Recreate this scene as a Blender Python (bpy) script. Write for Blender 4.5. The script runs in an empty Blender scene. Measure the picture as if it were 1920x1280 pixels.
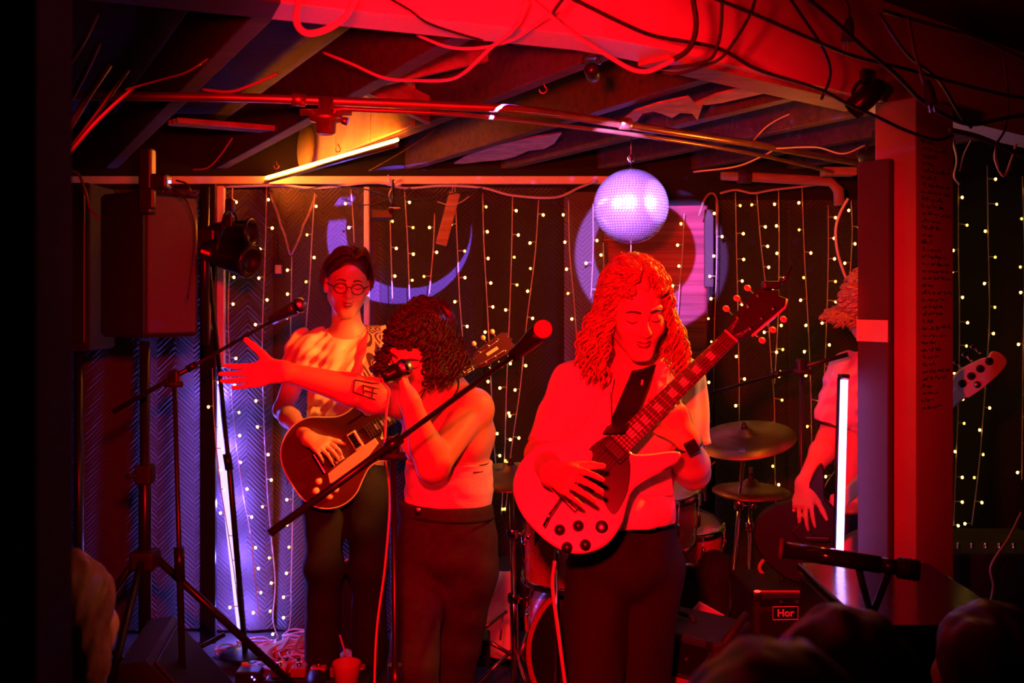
import bpy, bmesh, math, random
import numpy as np
from mathutils import Vector, Matrix, Euler
S = bpy.context.scene
COL = S.collection
random.seed(7)
RNG = np.random.RandomState(11)
PI = math.pi
F = 1867.0                       # focal length in pixels of the 1920 wide frame
HC = 1.58                        # camera height above the stage floor
HY = 558.0                       # horizon row
def P(px, py, d):
    """world point at depth d metres in front of the camera that is seen at px, py"""
    return Vector(((px-960)*d/F, d, HC-(py-HY)*d/F))
# ------------------------------------------------------------------ camera
cd = bpy.data.cameras.new('camera'); cam = bpy.data.objects.new('camera', cd); COL.objects.link(cam)
cd.sensor_width = 36; cd.lens = 36*F/1920; cd.shift_y = -(640-HY)/1920
cam.location = (0, 0, HC); cam.rotation_euler = (PI/2, 0, 0)
cd.clip_start = .05; cd.clip_end = 60
cd.dof.use_dof = True; cd.dof.focus_distance = 3.1; cd.dof.aperture_fstop = 4.0
S.camera = cam
# ------------------------------------------------------------------ world, exposure
w = bpy.data.worlds.new('world'); S.world = w; w.use_nodes = True
w.node_tree.nodes['Background'].inputs[0].default_value = (.5, .02, .03, 1)
w.node_tree.nodes['Background'].inputs[1].default_value = .004
S.view_settings.view_transform = 'Standard'; S.view_settings.look = 'None'
S.view_settings.exposure = 0; S.view_settings.gamma = 1
S.view_settings.use_curve_mapping = False
# ------------------------------------------------------------------ lights
def lamp(name, kind, loc, target, energy, color, size=.05, angle=60, blend=.3):
    l = bpy.data.lights.new(name, kind); l.energy = energy; l.color = color
    if kind == 'AREA': l.shape = 'DISK'; l.size = size
    else: l.shadow_soft_size = size
    if kind == 'SPOT': l.spot_size = math.radians(angle); l.spot_blend = blend
    o = bpy.data.objects.new(name, l); COL.objects.link(o); o.location = loc
    o.rotation_euler = (Vector(target)-Vector(loc)).to_track_quat('-Z', 'Y').to_euler()
    return o
RED = (1, .0015, .006)
lamp('red_key_or_fill', 'SPOT', (-.10, .50, 1.78), (-.02, 3.2, 1.36), 470, RED, .05, 63, .5)
lamp('red_beam_fill', 'SPOT', (.02, 1.25, 1.90), (.22, 2.15, 2.28), 26, RED, .04, 118, .7)  # added to brighten the header beam
lamp('red_key_or_fill', 'SPOT', (.75, 2.35, 2.10), (1.10, 3.6, 1.05), 110, RED, .03, 17, .5)  # unseen red fill added for the bass player
lamp('red_key_or_fill', 'SPOT', (-.9, 1.9, 2.0), (-.2, 4.0, 1.0), 60, RED, .05, 60, .5)  # unseen red fill added from the left, towards the man
VIO = (.36, .16, 1)
BALL = P(1183, 387, 3.8)
lampA = lamp('crescent_mask_lamp', 'SPOT', (.10, 2.48, 2.125), P(754, 438, 4.72), 3600, (.20, .085, 1), .002, 18, .02)  # added lamp masked to a crescent, replacing the ball shadow in a pinspot beam
def gobo(o, fn):
    """pattern mask of an added lamp, set by direction"""
    l = o.data; l.use_nodes = True; nt = l.node_tree; em = nt.nodes['Emission']
    tc = nt.nodes.new('ShaderNodeTexCoord'); sp = nt.nodes.new('ShaderNodeSeparateXYZ'); nt.links.new(tc.outputs['Normal'], sp.inputs[0])
    def M(op, a, b):
        n = nt.nodes.new('ShaderNodeMath'); n.operation = op
        for i, q in enumerate((a, b)):
            if hasattr(q, 'is_linked'): nt.links.new(q, n.inputs[i])
            elif q is not None: n.inputs[i].default_value = q
        return n.outputs[0]
    nt.links.new(fn(M, sp.outputs, tc, nt), em.inputs['Strength'])
def moon(M, o, tc, nt):
    z = M('ABSOLUTE', o[2], None); u = M('DIVIDE', o[0], z); v = M('DIVIDE', o[1], z)
    def circ(cx, cy, r): 
        a = M('SUBTRACT', u, cx); b = M('SUBTRACT', v, cy); return M('LESS_THAN', M('SQRT', M('ADD', M('MULTIPLY', a, a), M('MULTIPLY', b, b)), None), r)
    k = 4.72/F/2.33
    return M('MULTIPLY', circ(0, 0, 130*k), M('SUBTRACT', 1.0, circ(15*k, 11*k, 114*k)))
gobo(lampA, moon)
lampB = lamp('violet_pinspot', 'SPOT', (.20, 2.45, 2.12), (.468, 3.8, 1.915), 900, (.44, .19, 1), .008, 17.5, .05)
lamp('violet_pinspot', 'SPOT', (1.12, 3.22, 2.03), BALL, 260, (.45, .22, 1), .008, 13, .3)
lamp('violet_pinspot', 'SPOT', (-.62, 2.75, 2.10), BALL, 420, (.45, .22, 1), .008, 10.5, .3)
lamp('orange_clip_lamp', 'SPOT', (1.02, 2.98, 2.02), (.36, 2.72, 1.45), 60, (1, .26, .02), .03, 50, .5)
lamp('orange_clip_lamp', 'SPOT', (.72, 3.25, 2.06), (-.68, 4.0, 1.10), 300, (1, .26, .03), .05, 27, .5)
lamp('orange_clip_lamp', 'POINT', (.95, 3.35, 1.95), (0, 0, 0), 3.5, (1, .26, .03), .05)
# ------------------------------------------------------------------ materials
def mat(name, col, rough=.6, metal=0, emit=None, es=0, noise=0, nscale=20, bump=0, bscale=60, coat=0, sheen=0, stretch=None, col2=None, sss=0):
    m = bpy.data.materials.new(name); m.use_nodes = True
    nt = m.node_tree; b = nt.nodes['Principled BSDF']
    b.inputs['Base Color'].default_value = (*col, 1); b.inputs['Roughness'].default_value = rough
    b.inputs['Metallic'].default_value = metal
    if coat: b.inputs['Coat Weight'].default_value = coat; b.inputs['Coat Roughness'].default_value = .08
    if sheen: b.inputs['Sheen Weight'].default_value = sheen
    if emit: b.inputs['Emission Color'].default_value = (*emit, 1); b.inputs['Emission Strength'].default_value = es
    tc = nt.nodes.new('ShaderNodeTexCoord'); mp = nt.nodes.new('ShaderNodeMapping')
    nt.links.new(tc.outputs['Object'], mp.inputs[0])
    if stretch: mp.inputs['Scale'].default_value = stretch
    if noise or col2:
        n = nt.nodes.new('ShaderNodeTexNoise'); n.inputs['Scale'].default_value = nscale; n.inputs['Detail'].default_value = 4
        nt.links.new(mp.outputs[0], n.inputs[0])
        r = nt.nodes.new('ShaderNodeValToRGB'); nt.links.new(n.outputs[0], r.inputs[0])
        c2 = col2 if col2 else tuple(c*(1-noise) for c in col)
        r.color_ramp.elements[0].position = .35; r.color_ramp.elements[1].position = .65
        r.color_ramp.elements[0].color = (*c2, 1); r.color_ramp.elements[1].color = (*col, 1)
        nt.links.new(r.outputs[0], b.inputs['Base Color'])
    if bump:
        n = nt.nodes.new('ShaderNodeTexNoise'); n.inputs['Scale'].default_value = bscale; n.inputs['Detail'].default_value = 5
        nt.links.new(mp.outputs[0], n.inputs[0])
        bp = nt.nodes.new('ShaderNodeBump'); bp.inputs['Strength'].default_value = bump; bp.inputs['Distance'].default_value = .01
        nt.links.new(n.outputs[0], bp.inputs['Height']); nt.links.new(bp.outputs[0], b.inputs['Normal'])
    return m
def quilt_mat(name, col, bumpk=.6):
    """padded fabric with zigzag stitching: fine relief"""
    m = mat(name, col, .85, sheen=.2); nt = m.node_tree; b = nt.nodes['Principled BSDF']
    tc = nt.nodes.new('ShaderNodeTexCoord'); sp = nt.nodes.new('ShaderNodeSeparateXYZ'); nt.links.new(tc.outputs['Object'], sp.inputs[0])
    def M(op, a, bb=None, v=None):
        n = nt.nodes.new('ShaderNodeMath'); n.operation = op
        nt.links.new(a, n.inputs[0])
        if bb is not None: nt.links.new(bb, n.inputs[1])
        if v is not None: n.inputs[1].default_value = v
        return n.outputs[0]
    pp = M('PINGPONG', sp.outputs[0], v=.085)
    s = M('ADD', sp.outputs[2], pp); s = M('PINGPONG', s, v=.011); s = M('DIVIDE', s, v=.011); s = M('POWER', s, v=.35)
    bp = nt.nodes.new('ShaderNodeBump'); bp.inputs['Strength'].default_value = bumpk; bp.inputs['Distance'].default_value = .012
    nt.links.new(s, bp.inputs['Height']); nt.links.new(bp.outputs[0], b.inputs['Normal'])
    mx = nt.nodes.new('ShaderNodeMixRGB'); mx.inputs[1].default_value = (*[c*.6 for c in col], 1); mx.inputs[2].default_value = (*col, 1)
    nt.links.new(s, mx.inputs[0]); nt.links.new(mx.outputs[0], b.inputs['Base Color'])
    return m
M_ = dict(
 black=mat('black_plastic', (.012, .011, .012), .4), blackm=mat('black_paint_metal', (.014, .013, .014), .3, .3),
 rubber=mat('rubber', (.01, .01, .01), .7), cloth_black=mat('black_denim', (.010, .008, .009), .85, noise=.3, nscale=60, bump=.3, bscale=300),
 jeans=mat('charcoal_denim', (.035, .028, .032), .85, noise=.35, nscale=40, bump=.3, bscale=300),
 chrome=mat('chrome', (.85, .85, .87), .12, 1), steel=mat('steel', (.5, .5, .52), .35, 1),
 brass=mat('cymbal_bronze', (.40, .28, .12), .36, 1, bump=.15, bscale=8, stretch=(1, 1, 90)),
 skin=mat('skin', (.62, .30, .22), .5, bump=.05, bscale=200), skin2=mat('skin_pale', (.70, .40, .30), .5, bump=.05, bscale=200),
 lip=mat('lip', (.20, .05, .05), .45), brow=mat('brow_hair', (.06, .035, .02), .8),
 hair_dark=mat('dark_brown_hair', (.045, .020, .016), .45, noise=.5, nscale=80), hair_brown=mat('brown_hair', (.06, .028, .016), .45, noise=.5, nscale=60, stretch=(1, 1, .2)),
 hair_red=mat('ginger_hair', (.55, .24, .10), .42, noise=.4, nscale=60), 
 tee=mat('cream_cotton', (.80, .68, .50), .9, noise=.05, nscale=6, bump=.15, bscale=400),
 blazer=mat('white_wool', (.80, .76, .72), .85, bump=.12, bscale=350), pink=mat('pink_cotton', (.78, .45, .52), .9, bump=.2, bscale=200),
 topm=mat('white_knit', (.78, .72, .68), .9, bump=.3, bscale=260), wood=mat('joist_timber', (.10, .048, .03), .75, noise=.45, nscale=7, bump=.4, bscale=30, stretch=(1, 6, 6)),
 board=mat('subfloor_board', (.05, .03, .022), .85, noise=.5, nscale=6, bump=.3), white=mat('white_paint', (.78, .74, .72), .55, noise=.06, nscale=5, bump=.1, bscale=40),
 brownwood=mat('bare_pine', (.42, .27, .15), .7, noise=.35, nscale=6, bump=.2, bscale=40, stretch=(1, 8, 8)),
 copper=mat('copper_pipe', (.78, .36, .18), .30, .9, noise=.25, nscale=14), dark=mat('dark_fabric', (.010, .009, .010), .9),
 cream=mat('cream_plaster', (.65, .50, .30), .8, noise=.3, nscale=8, bump=.3), insul=mat('torn_paper', (.62, .34, .28), .9, noise=.4, nscale=15, bump=.8, bscale=25),
 maroon=mat('plum_board', (.055, .014, .03), .75, noise=.15, nscale=10, bump=.1), floor=mat('stage_floor', (.05, .035, .03), .6, noise=.5, nscale=5, bump=.3, bscale=20),
 wire=mat('fairy_light_wire', (.55, .48, .40), .4, coat=.5), bulb=mat('fairy_bulb', (1, .8, .5), .3, emit=(1, .43, .075), es=15), bulb2=mat('fairy_bulb_yellow', (1, .8, .3), .3, emit=(1, .5, .04), es=12),
 red_cable=mat('pale_cable', (.55, .47, .44), .5), shaded_cable=mat('shaded_pale_cable', (.16, .12, .11), .4), black_cable=mat('black_cable', (.012, .011, .012), .45),  # second cable colour is the pale one darkened for the dim upper left
 guitar_white=mat('ivory_lacquer', (.82, .76, .68), .25, coat=.6), guitar_burst=mat('wine_lacquer', (.13, .02, .018), .22, coat=.8, col2=(.09, .012, .012), nscale=4),
 cream_pl=mat('cream_plastic', (.78, .62, .45), .4), fret=mat('rosewood', (.12, .05, .035), .5, noise=.3, nscale=30, stretch=(1, 8, 8)), neckw=mat('mahogany', (.30, .12, .07), .4, coat=.3),
 pearl=mat('pearl_inlay', (.7, .66, .6), .3), drumred=mat('drum_wrap', (.62, .10, .09), .3, coat=.6, noise=.3, nscale=90), drumhead=mat('drum_head', (.75, .7, .66), .5), drumblack=mat('black_drum_head', (.012, .01, .01), .25),
 grille=mat('silver_grille_cloth', (.45, .36, .33), .7, noise=.4, nscale=220, bump=.5, bscale=300), tolex=mat('black_tolex', (.02, .014, .016), .5, bump=.6, bscale=300),
 gloss=mat('black_gloss', (.006, .006, .008), .06, coat=1), grey=mat('grey_grille', (.085, .07, .07), .6, bump=.5, bscale=500), paper=mat('white_paper', (.8, .77, .73), .8), card=mat('cardboard', (.50, .30, .16), .85, noise=.15, nscale=20),
 ink=mat('ink', (.03, .01, .012), .8), tape=mat('pale_tape', (.62, .48, .46), .6), glass=mat('lens_glass', (.9, .9, .9), .05),
 violet_tube=mat('violet_tube', (.6, .5, 1), .4, emit=(.52, .45, 1), es=1.7), neon=mat('neon_tube', (.8, .7, 1), .4, emit=(.45, .30, 1), es=9), strip=mat('warm_led', (1, .6, .3), .4, emit=(1, .19, .014), es=105),
 strap=None, redcloth=mat('red_striped_cloth', (.42, .08, .10), .8, noise=.5, nscale=3, bump=.6, bscale=8, stretch=(.4, 1, 18)), leaf=mat('plastic_leaf', (.6, .6, .66), .5),
 ledred=mat('red_led', (1, .1, .1), .4, emit=(1, .02, .01), es=6), ledblue=mat('blue_led', (.3, .3, 1), .4, emit=(.25, .15, 1), es=6), ink_tat=mat('tattoo_ink', (.06, .03, .03), .6), watch=mat('watch_screen', (.02, .02, .04), .12, coat=1),
 amber=mat('amber_tuner', (.8, .5, .3), .4), wrinkled=mat('white_cloth', (.78, .62, .60), .85, bump=.8, bscale=9),
)
M_['hair_aud'] = mat('auburn_hair', (.26, .07, .05), .6, noise=.4, nscale=60)
M_['pillar_paint'] = mat('greyed_pillar_paint', (.40, .36, .35), .6, noise=.12, nscale=6, bump=.1, bscale=40)  # white paint greyed so the pillar looks less brightly lit
M_['quilt'] = quilt_mat('quilted_blanket', (.062, .038, .03))
M_['quilt_dark'] = quilt_mat('dark_quilted_blanket', (.022, .016, .012))
M_['quilt_pale'] = quilt_mat('grey_quilted_blanket', (.11, .085, .10))
def strap_mat():
    m = mat('woven_strap', (.5, .2, .2), .8); nt = m.node_tree; b = nt.nodes['Principled BSDF']
    tc = nt.nodes.new('ShaderNodeTexCoord'); wv = nt.nodes.new('ShaderNodeTexWave'); wv.wave_type = 'RINGS'; wv.rings_direction = 'SPHERICAL'
    fr = nt.nodes.new('ShaderNodeVectorMath'); fr.operation = 'FRACTION'; mu = nt.nodes.new('ShaderNodeVectorMath'); mu.operation = 'MULTIPLY'; mu.inputs[1].default_value = (14, 0, 14)
    sb = nt.nodes.new('ShaderNodeVectorMath'); sb.operation = 'SUBTRACT'; sb.inputs[1].default_value = (.5, 0, .5)
    nt.links.new(tc.outputs['Object'], mu.inputs[0]); nt.links.new(mu.outputs[0], fr.inputs[0]); nt.links.new(fr.outputs[0], sb.inputs[0]); nt.links.new(sb.outputs[0], wv.inputs[0])
    wv.inputs['Scale'].default_value = 1.6
    r = nt.nodes.new('ShaderNodeValToRGB'); r.color_ramp.elements[0].position = .45; r.color_ramp.elements[1].position = .55
    r.color_ramp.elements[0].color = (.07, .01, .01, 1); r.color_ramp.elements[1].color = (.6, .33, .28, 1)
    nt.links.new(wv.outputs[1], r.inputs[0]); nt.links.new(r.outputs[0], b.inputs['Base Color'])
    return m
M_['strap'] = strap_mat()
# ------------------------------------------------------------------ object helpers
def tag(o, label=None, cat=None, group=None, kind=None):
    if label: o['label'] = label
    if cat: o['category'] = cat
    if group: o['group'] = group
    if kind: o['kind'] = kind
    return o
def thing(name, label, cat, loc=(0, 0, 0), group=None, mat4=None):
    o = bpy.data.objects.new(name, None); COL.objects.link(o); o.empty_display_size = .05
    if mat4 is not None: o.matrix_world = mat4
    else: o.location = loc
    return tag(o, label, cat, group)
class MB:
    def __init__(s): s.v = []; s.f = []; s.sm = []
    def add(s, vs, fs, smooth=False):
        n = len(s.v); s.v += [tuple(v) for v in vs]; s.f += [tuple(i+n for i in f) for f in fs]; s.sm += [smooth]*len(fs); return s
    def box(s, c, size, rot=None):
        c = Vector(c); h = Vector(size)/2; R = rot.to_matrix() if isinstance(rot, Euler) else (rot if rot is not None else Matrix.Identity(3))
        vs = [c+R @ Vector((sx*h.x, sy*h.y, sz*h.z)) for sx in (-1, 1) for sy in (-1, 1) for sz in (-1, 1)]
        return s.add(vs, [(0, 1, 3, 2), (4, 6, 7, 5), (0, 4, 5, 1), (2, 3, 7, 6), (0, 2, 6, 4), (1, 5, 7, 3)])
    def bbox(s, c, size, b=.01, rot=None):
        """box with chamfered edges"""
        c = Vector(c); h = Vector(size)/2; R = rot.to_matrix() if isinstance(rot, Euler) else (rot if rot is not None else Matrix.Identity(3))
        bm = bmesh.new(); bmesh.ops.create_cube(bm, size=1)
        for v in bm.verts: v.co = Vector((v.co.x*size[0], v.co.y*size[1], v.co.z*size[2]))
        bmesh.ops.bevel(bm, geom=list(bm.edges), offset=b, segments=2, affect='EDGES', profile=.5)
        bm.verts.index_update(); vs = [c+R @ v.co for v in bm.verts]; fs = [[v.index for v in f.verts] for f in bm.faces]; bm.free()
        return s.add(vs, fs)
    def tube(s, pts, r, seg=8, cap=True, flat=None):
        pts = [Vector(p) for p in pts]; n = len(pts); rs = r if hasattr(r, '__len__') else [r]*n
        t0 = (pts[1]-pts[0]).normalized(); up = Vector((0, 0, 1)) if abs(t0.z) < .9 else Vector((0, 1, 0))
        a = t0.cross(up).normalized(); vs = []
        for i, p in enumerate(pts):
            t = (pts[min(i+1, n-1)]-pts[max(i-1, 0)]); t = t.normalized() if t.length > 1e-9 else t0
            a = a-t*a.dot(t); a = a.normalized() if a.length > 1e-6 else t.orthogonal().normalized()
            b = t.cross(a)
            for k in range(seg):
                q = 2*PI*k/seg; ca, sb = math.cos(q), math.sin(q)
                vs.append(p+a*ca*rs[i]+b*sb*rs[i])
        fs = [(i*seg+k, i*seg+(k+1) % seg, (i+1)*seg+(k+1) % seg, (i+1)*seg+k) for i in range(n-1) for k in range(seg)]
        s.add(vs, fs, True)
        if cap:
            b0 = len(s.v)-n*seg
            s.f += [tuple(b0+k for k in range(seg))[::-1], tuple(b0+(n-1)*seg+k for k in range(seg))]; s.sm += [False, False]
        return s
    def cyl(s, a, b, r, r2=None, seg=16): return s.tube([a, b], [r, r if r2 is None else r2], seg)
    def lathe(s, prof, c=(0, 0, 0), axis=(0, 0, 1), seg=32, closed=False):
        ax = Vector(axis).normalized(); q = Vector((0, 0, 1)).rotation_difference(ax); c = Vector(c)
        vs = [c+q @ Vector((r*math.cos(2*PI*k/seg), r*math.sin(2*PI*k/seg), z)) for r, z in prof for k in range(seg)]
        n = len(prof); fs = [(i*seg+k, i*seg+(k+1) % seg, (i+1)*seg+(k+1) % seg, (i+1)*seg+k) for i in range(n-1) for k in range(seg)]
        return s.add(vs, fs, True)
    def sph(s, c, r, seg=12, rings=8):
        r = (r, r, r) if not hasattr(r, '__len__') else r; c = Vector(c)
        vs = []; 
        for i in range(rings+1):
            th = PI*i/rings
            for k in range(seg):
                ph = 2*PI*k/seg; vs.append((c.x+r[0]*math.sin(th)*math.cos(ph), c.y+r[1]*math.sin(th)*math.sin(ph), c.z+r[2]*math.cos(th)))
        return s.add(vs, [(i*seg+k, (i+1)*seg+k, (i+1)*seg+(k+1) % seg, i*seg+(k+1) % seg) for i in range(rings) for k in range(seg)], True)
    def plate(s, outline, z0, z1, bev=.0):
        """outline in xy, extruded z0..z1, chamfered edge"""
        n = len(outline); o = [Vector((p[0], p[1])) for p in outline]
        area = sum(o[i].x*o[(i+1) % n].y-o[(i+1) % n].x*o[i].y for i in range(n))
        if area < 0: o = o[::-1]
        def ins(k):
            r = []
            for i in range(n):
                e = (o[(i+1) % n]-o[i-1]).normalized(); r.append(o[i]+Vector((-e.y, e.x))*k)
            return r
        rings = [(ins(bev), z0), (o, z0+bev), (o, z1-bev), (ins(bev), z1)] if bev else [(o, z0), (o, z1)]
        vs = [(p.x, p.y, z) for rr, z in rings for p in rr]; m = len(rings)
        fs = [(i*n+k, i*n+(k+1) % n, (i+1)*n+(k+1) % n, (i+1)*n+k) for i in range(m-1) for k in range(n)]
        fs += [tuple(range(n))[::-1], tuple((m-1)*n+k for k in range(n))]
        return s.add(vs, fs)
    def build(s, name, m, parent=None, mesh_only=False):
        me = bpy.data.meshes.new(name); me.from_pydata(s.v, [], s.f); me.polygons.foreach_set('use_smooth', s.sm); me.materials.append(m)
        me.validate(); me.update()
        if mesh_only: return me
        return link(name, me, parent)
def link(name, me, parent=None, loc=None):
    o = bpy.data.objects.new(name, me); COL.objects.link(o)
    if parent is not None: o.parent = parent
    if loc is not None: o.location = loc
    return o
def smooth_path(pts, n=8):
    pts = [Vector(p) for p in pts]; out = []
    ext = [pts[0]*2-pts[1]]+pts+[pts[-1]*2-pts[-2]]
    for i in range(1, len(ext)-2):
        p0, p1, p2, p3 = ext[i-1:i+3]
        for k in range(n):
            t = k/n; out.append(.5*((2*p1)+(p2-p0)*t+(2*p0-5*p1+4*p2-p3)*t*t+(3*p1-p0-3*p2+p3)*t**3))
    return out+[pts[-1]]
def rel(parent, pts): return [Vector(p)-parent.location for p in pts]
def struct(name, mb, m, parent=None): return tag(mb.build(name, m, parent), kind='structure') if parent is None else mb.build(name, m, parent)
# ------------------------------------------------------------------ signed-distance bodies -> one continuous mesh
def A3(v): return np.array(v, dtype=np.float32)
class Vol:
    def __init__(s): s.p = []
    def cap(s, a, b, r1, r2, k=.015, op='u'):
        a, b = A3(a), A3(b); ba = b-a; L = float(ba @ ba)+1e-9
        def f(X):
            pa = X-a; h = np.clip((pa @ ba)/L, 0, 1); return np.linalg.norm(pa-h[..., None]*ba, axis=-1)-(r1+(r2-r1)*h)
        m = max(r1, r2); s.p.append((f, np.minimum(a, b)-m, np.maximum(a, b)+m, k, op)); return s
    def ell(s, c, r, R=None, k=.015, op='u'):
        c = A3(c); r = A3(r); Rm = np.array(R.transposed() if R is not None else Matrix.Identity(3), dtype=np.float32)
        def f(X):
            q = (X-c) @ Rm.T; k0 = np.linalg.norm(q/r, axis=-1); k1 = np.linalg.norm(q/(r*r), axis=-1)+1e-6; return k0*(k0-1)/k1
        m = float(r.max()); s.p.append((f, c-m, c+m, k, op)); return s
    def ecap(s, a, b, wa, da, wb, db, xa, k=.02, op='u'):
        """tapered limb with elliptical section: half width w along xa, half depth d across"""
        a, b = A3(a), A3(b); ax = b-a; L = float(np.linalg.norm(ax))+1e-9; ax = ax/L; xa = A3(xa); xa = xa-ax*(xa @ ax); xa /= np.linalg.norm(xa); ya = np.cross(ax, xa)
        def f(X):
            pa = X-a; t = pa @ ax; h = np.clip(t/L, 0, 1); W = wa+(wb-wa)*h; D = da+(db-da)*h; m = np.minimum(W, D)
            ex = t-h*L; q = np.sqrt(((pa @ xa)/W)**2+((pa @ ya)/D)**2+(ex/m)**2); return (q-1)*m
        m = max(wa, da, wb, db); s.p.append((f, np.minimum(a, b)-m, np.maximum(a, b)+m, k, op)); return s
    def mesh(s, name, vox, m, parent=None, inflate=0, cuts=(), warp=None, smooth=1):
        lo = np.min([p[1] for p in s.p if p[4] == 'u'], 0)-inflate-3*vox; hi = np.max([p[2] for p in s.p if p[4] == 'u'], 0)+inflate+3*vox
        n = np.ceil((hi-lo)/vox).astype(int)+1
        G = np.full(n, .3, np.float32); ax = [lo[i]+np.arange(n[i], dtype=np.float32)*vox for i in range(3)]
        for f, a, b, k, op in s.p:
            mg = k+3*vox+inflate
            i0 = np.maximum(np.floor((a-mg-lo)/vox).astype(int), 0); i1 = np.minimum(np.ceil((b+mg-lo)/vox).astype(int)+1, n)
            if (i1 <= i0).any(): continue
            sl = tuple(slice(i0[i], i1[i]) for i in range(3))
            X = np.stack(np.meshgrid(*[ax[i][sl[i]] for i in range(3)], indexing='ij'), -1).astype(np.float32)
            d = f(X); g = G[sl]
            if op == 'u':
                h = np.maximum(k-np.abs(d-g), 0)/k; G[sl] = np.minimum(d, g)-h*h*k*.25
            else:
                d = -d; h = np.maximum(k-np.abs(d-g), 0)/k; G[sl] = np.maximum(d, g)+h*h*k*.25
        G -= inflate
        if cuts or warp:
            X = np.stack(np.meshgrid(*ax, indexing='ij'), -1).astype(np.float32)
            if warp: G += warp(X)
            for c in cuts: G = np.maximum(G, c(X))
        V, Q = nets(G)
        V = V*vox+lo
        return np_mesh(name, V, Q, m, parent, smooth)
def half(p, nrm):
    """cut: keep the side where (x-p).n < 0"""
    p = A3(p); nrm = A3(nrm); nrm = nrm/np.linalg.norm(nrm)
    return lambda X: (X-p) @ nrm
def hole(c, r): c = A3(c); return lambda X: r-np.linalg.norm(X-c, axis=-1)
def hole_cap(a, b, r):
    a, b = A3(a), A3(b); ba = b-a; L = float(ba @ ba)
    def f(X):
        pa = X-a; h = np.clip((pa @ ba)/L, 0, 1); return r-np.linalg.norm(pa-h[..., None]*ba, axis=-1)
    return f
def nets(G):
    ins = G < 0; n = np.array(G.shape); c = n-1
    acc = np.zeros((*c, 3), np.float32); cnt = np.zeros(c, np.float32)
    quads = []
    idx = None; edges = []
    for d in range(3):
        sa = [slice(None)]*3; sb = [slice(None)]*3; sa[d] = slice(0, -1); sb[d] = slice(1, None)
        cr = np.argwhere(ins[tuple(sa)] != ins[tuple(sb)]); e = np.zeros(3, int); e[d] = 1
        g0 = G[tuple(cr.T)]; g1 = G[tuple((cr+e).T)]; t = g0/(g0-g1)
        pos = cr.astype(np.float32); pos[:, d] += t; sgn = g0 < 0
        o1, o2 = [(1, 2), (2, 0), (0, 1)][d]; cells = []
        for a, b in ((0, 0), (1, 0), (1, 1), (0, 1)):
            cc = cr.copy(); cc[:, o1] -= a; cc[:, o2] -= b; cells.append(cc)
        ok = np.all([np.all((cc >= 0) & (cc < c), 1) for cc in cells], 0)
        for cc in cells:
            q = cc[ok]; np.add.at(acc, tuple(q.T), pos[ok]); np.add.at(cnt, tuple(q.T), 1)
        edges.append((cells, ok, sgn))
    m = cnt > 0; idx = np.full(c, -1, np.int64); idx[m] = np.arange(m.sum()); V = acc[m]/cnt[m][:, None]
    for cells, ok, sgn in edges:
        q = np.stack([idx[tuple(cc[ok].T)] for cc in cells], 1); sg = sgn[ok]
        q[sg] = q[sg][:, ::-1]; quads.append(q)
    return V, np.concatenate(quads)
def np_mesh(name, V, Q, m, parent=None, smooth=1):
    for _ in range(smooth):
        A = np.zeros_like(V); C = np.zeros(len(V), np.float32)
        for i in range(4):
            a, b = Q[:, i], Q[:, (i+1) % 4]
            for j in range(3): A[:, j] += np.bincount(a, V[b, j], len(V))+np.bincount(b, V[a, j], len(V))
            C += np.bincount(a, minlength=len(V))+np.bincount(b, minlength=len(V))
        V = V*.5+.5*A/np.maximum(C, 1)[:, None]
    if parent is not None: V = V-np.array(parent.location)
    me = bpy.data.meshes.new(name); me.vertices.add(len(V)); me.vertices.foreach_set('co', V.astype(np.float32).ravel())
    me.loops.add(Q.size); me.loops.foreach_set('vertex_index', Q[:, ::-1].astype(np.int32).ravel())
    me.polygons.add(len(Q)); me.polygons.foreach_set('loop_start', np.arange(0, Q.size, 4, dtype=np.int32)); me.polygons.foreach_set('loop_total', np.full(len(Q), 4, np.int32))
    me.polygons.foreach_set('use_smooth', np.ones(len(Q), bool)); me.update(calc_edges=True); me.validate(); me.materials.append(m)
    return link(name, me, parent)
# ================================================================== THE SETTING
D = 4.75
def wl(px, py, off=0): return P(px, py, D-off)
struct('floor', MB().box((.2, 3.6, -.02), (6.4, 2.7, .04)), M_['floor'])
struct('floor', MB().box((.2, .9, -.37), (6.4, 2.7, .04)), M_['dark'])
struct('trim_1', MB().box((.2, 2.26, -.18), (6.4, .03, .34)), M_['dark'])
struct('wall_back', MB().box((.2, D+.06, 1.15), (6.4, .1, 2.7)), M_['dark'])
struct('wall_left', MB().box((-2.75, 2.5, 1.15), (.1, 5, 3)), M_['dark'])
struct('wall_right', MB().box((3.3, 2.5, 1.15), (.1, 5, 3)), M_['dark'])
struct('ceiling', MB().box((.2, 2.4, 2.47), (6.4, 5.2, .04)), M_['board'])
struct('trim_2', MB().box((-1.05, D-.03, 2.135), (3.4, .05, .035)), M_['white'])
# joists run away to the left
JD = Vector((-.47, .883, 0)).normalized(); JN = Vector((.883, .47, 0)).normalized()
JR = Matrix(((JN.x, JD.x, 0), (JN.y, JD.y, 0), (0, 0, 1)))
def beam_line(x): return 1.6+(x+1.3)*.4 if x < .25 else 2.22+(x-.25)*.84
def joist(s, wdt=.05, h=.20, y0=None, z0=2.19, name='ceiling_joist', label='', m='wood'):
    # from the beam to the back wall
    t = 0
    def at(t): return JN*s+JD*t
    while at(t).y < beam_line(at(t).x)+.1 and t < 8: t += .02
    while at(t).y > beam_line(at(t).x)+.14 and t > -4: t -= .02
    t0 = t; t1 = t0
    while at(t1).y < D-.02: t1 += .02
    c = (at(t0)+at(t1))/2; c.z = z0+h/2
    o = thing(name, label, 'joist', c)
    MB().bbox((0, 0, 0), (wdt, t1-t0, h), .004, JR).build('timber', M_[m], o)
    return o
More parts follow.
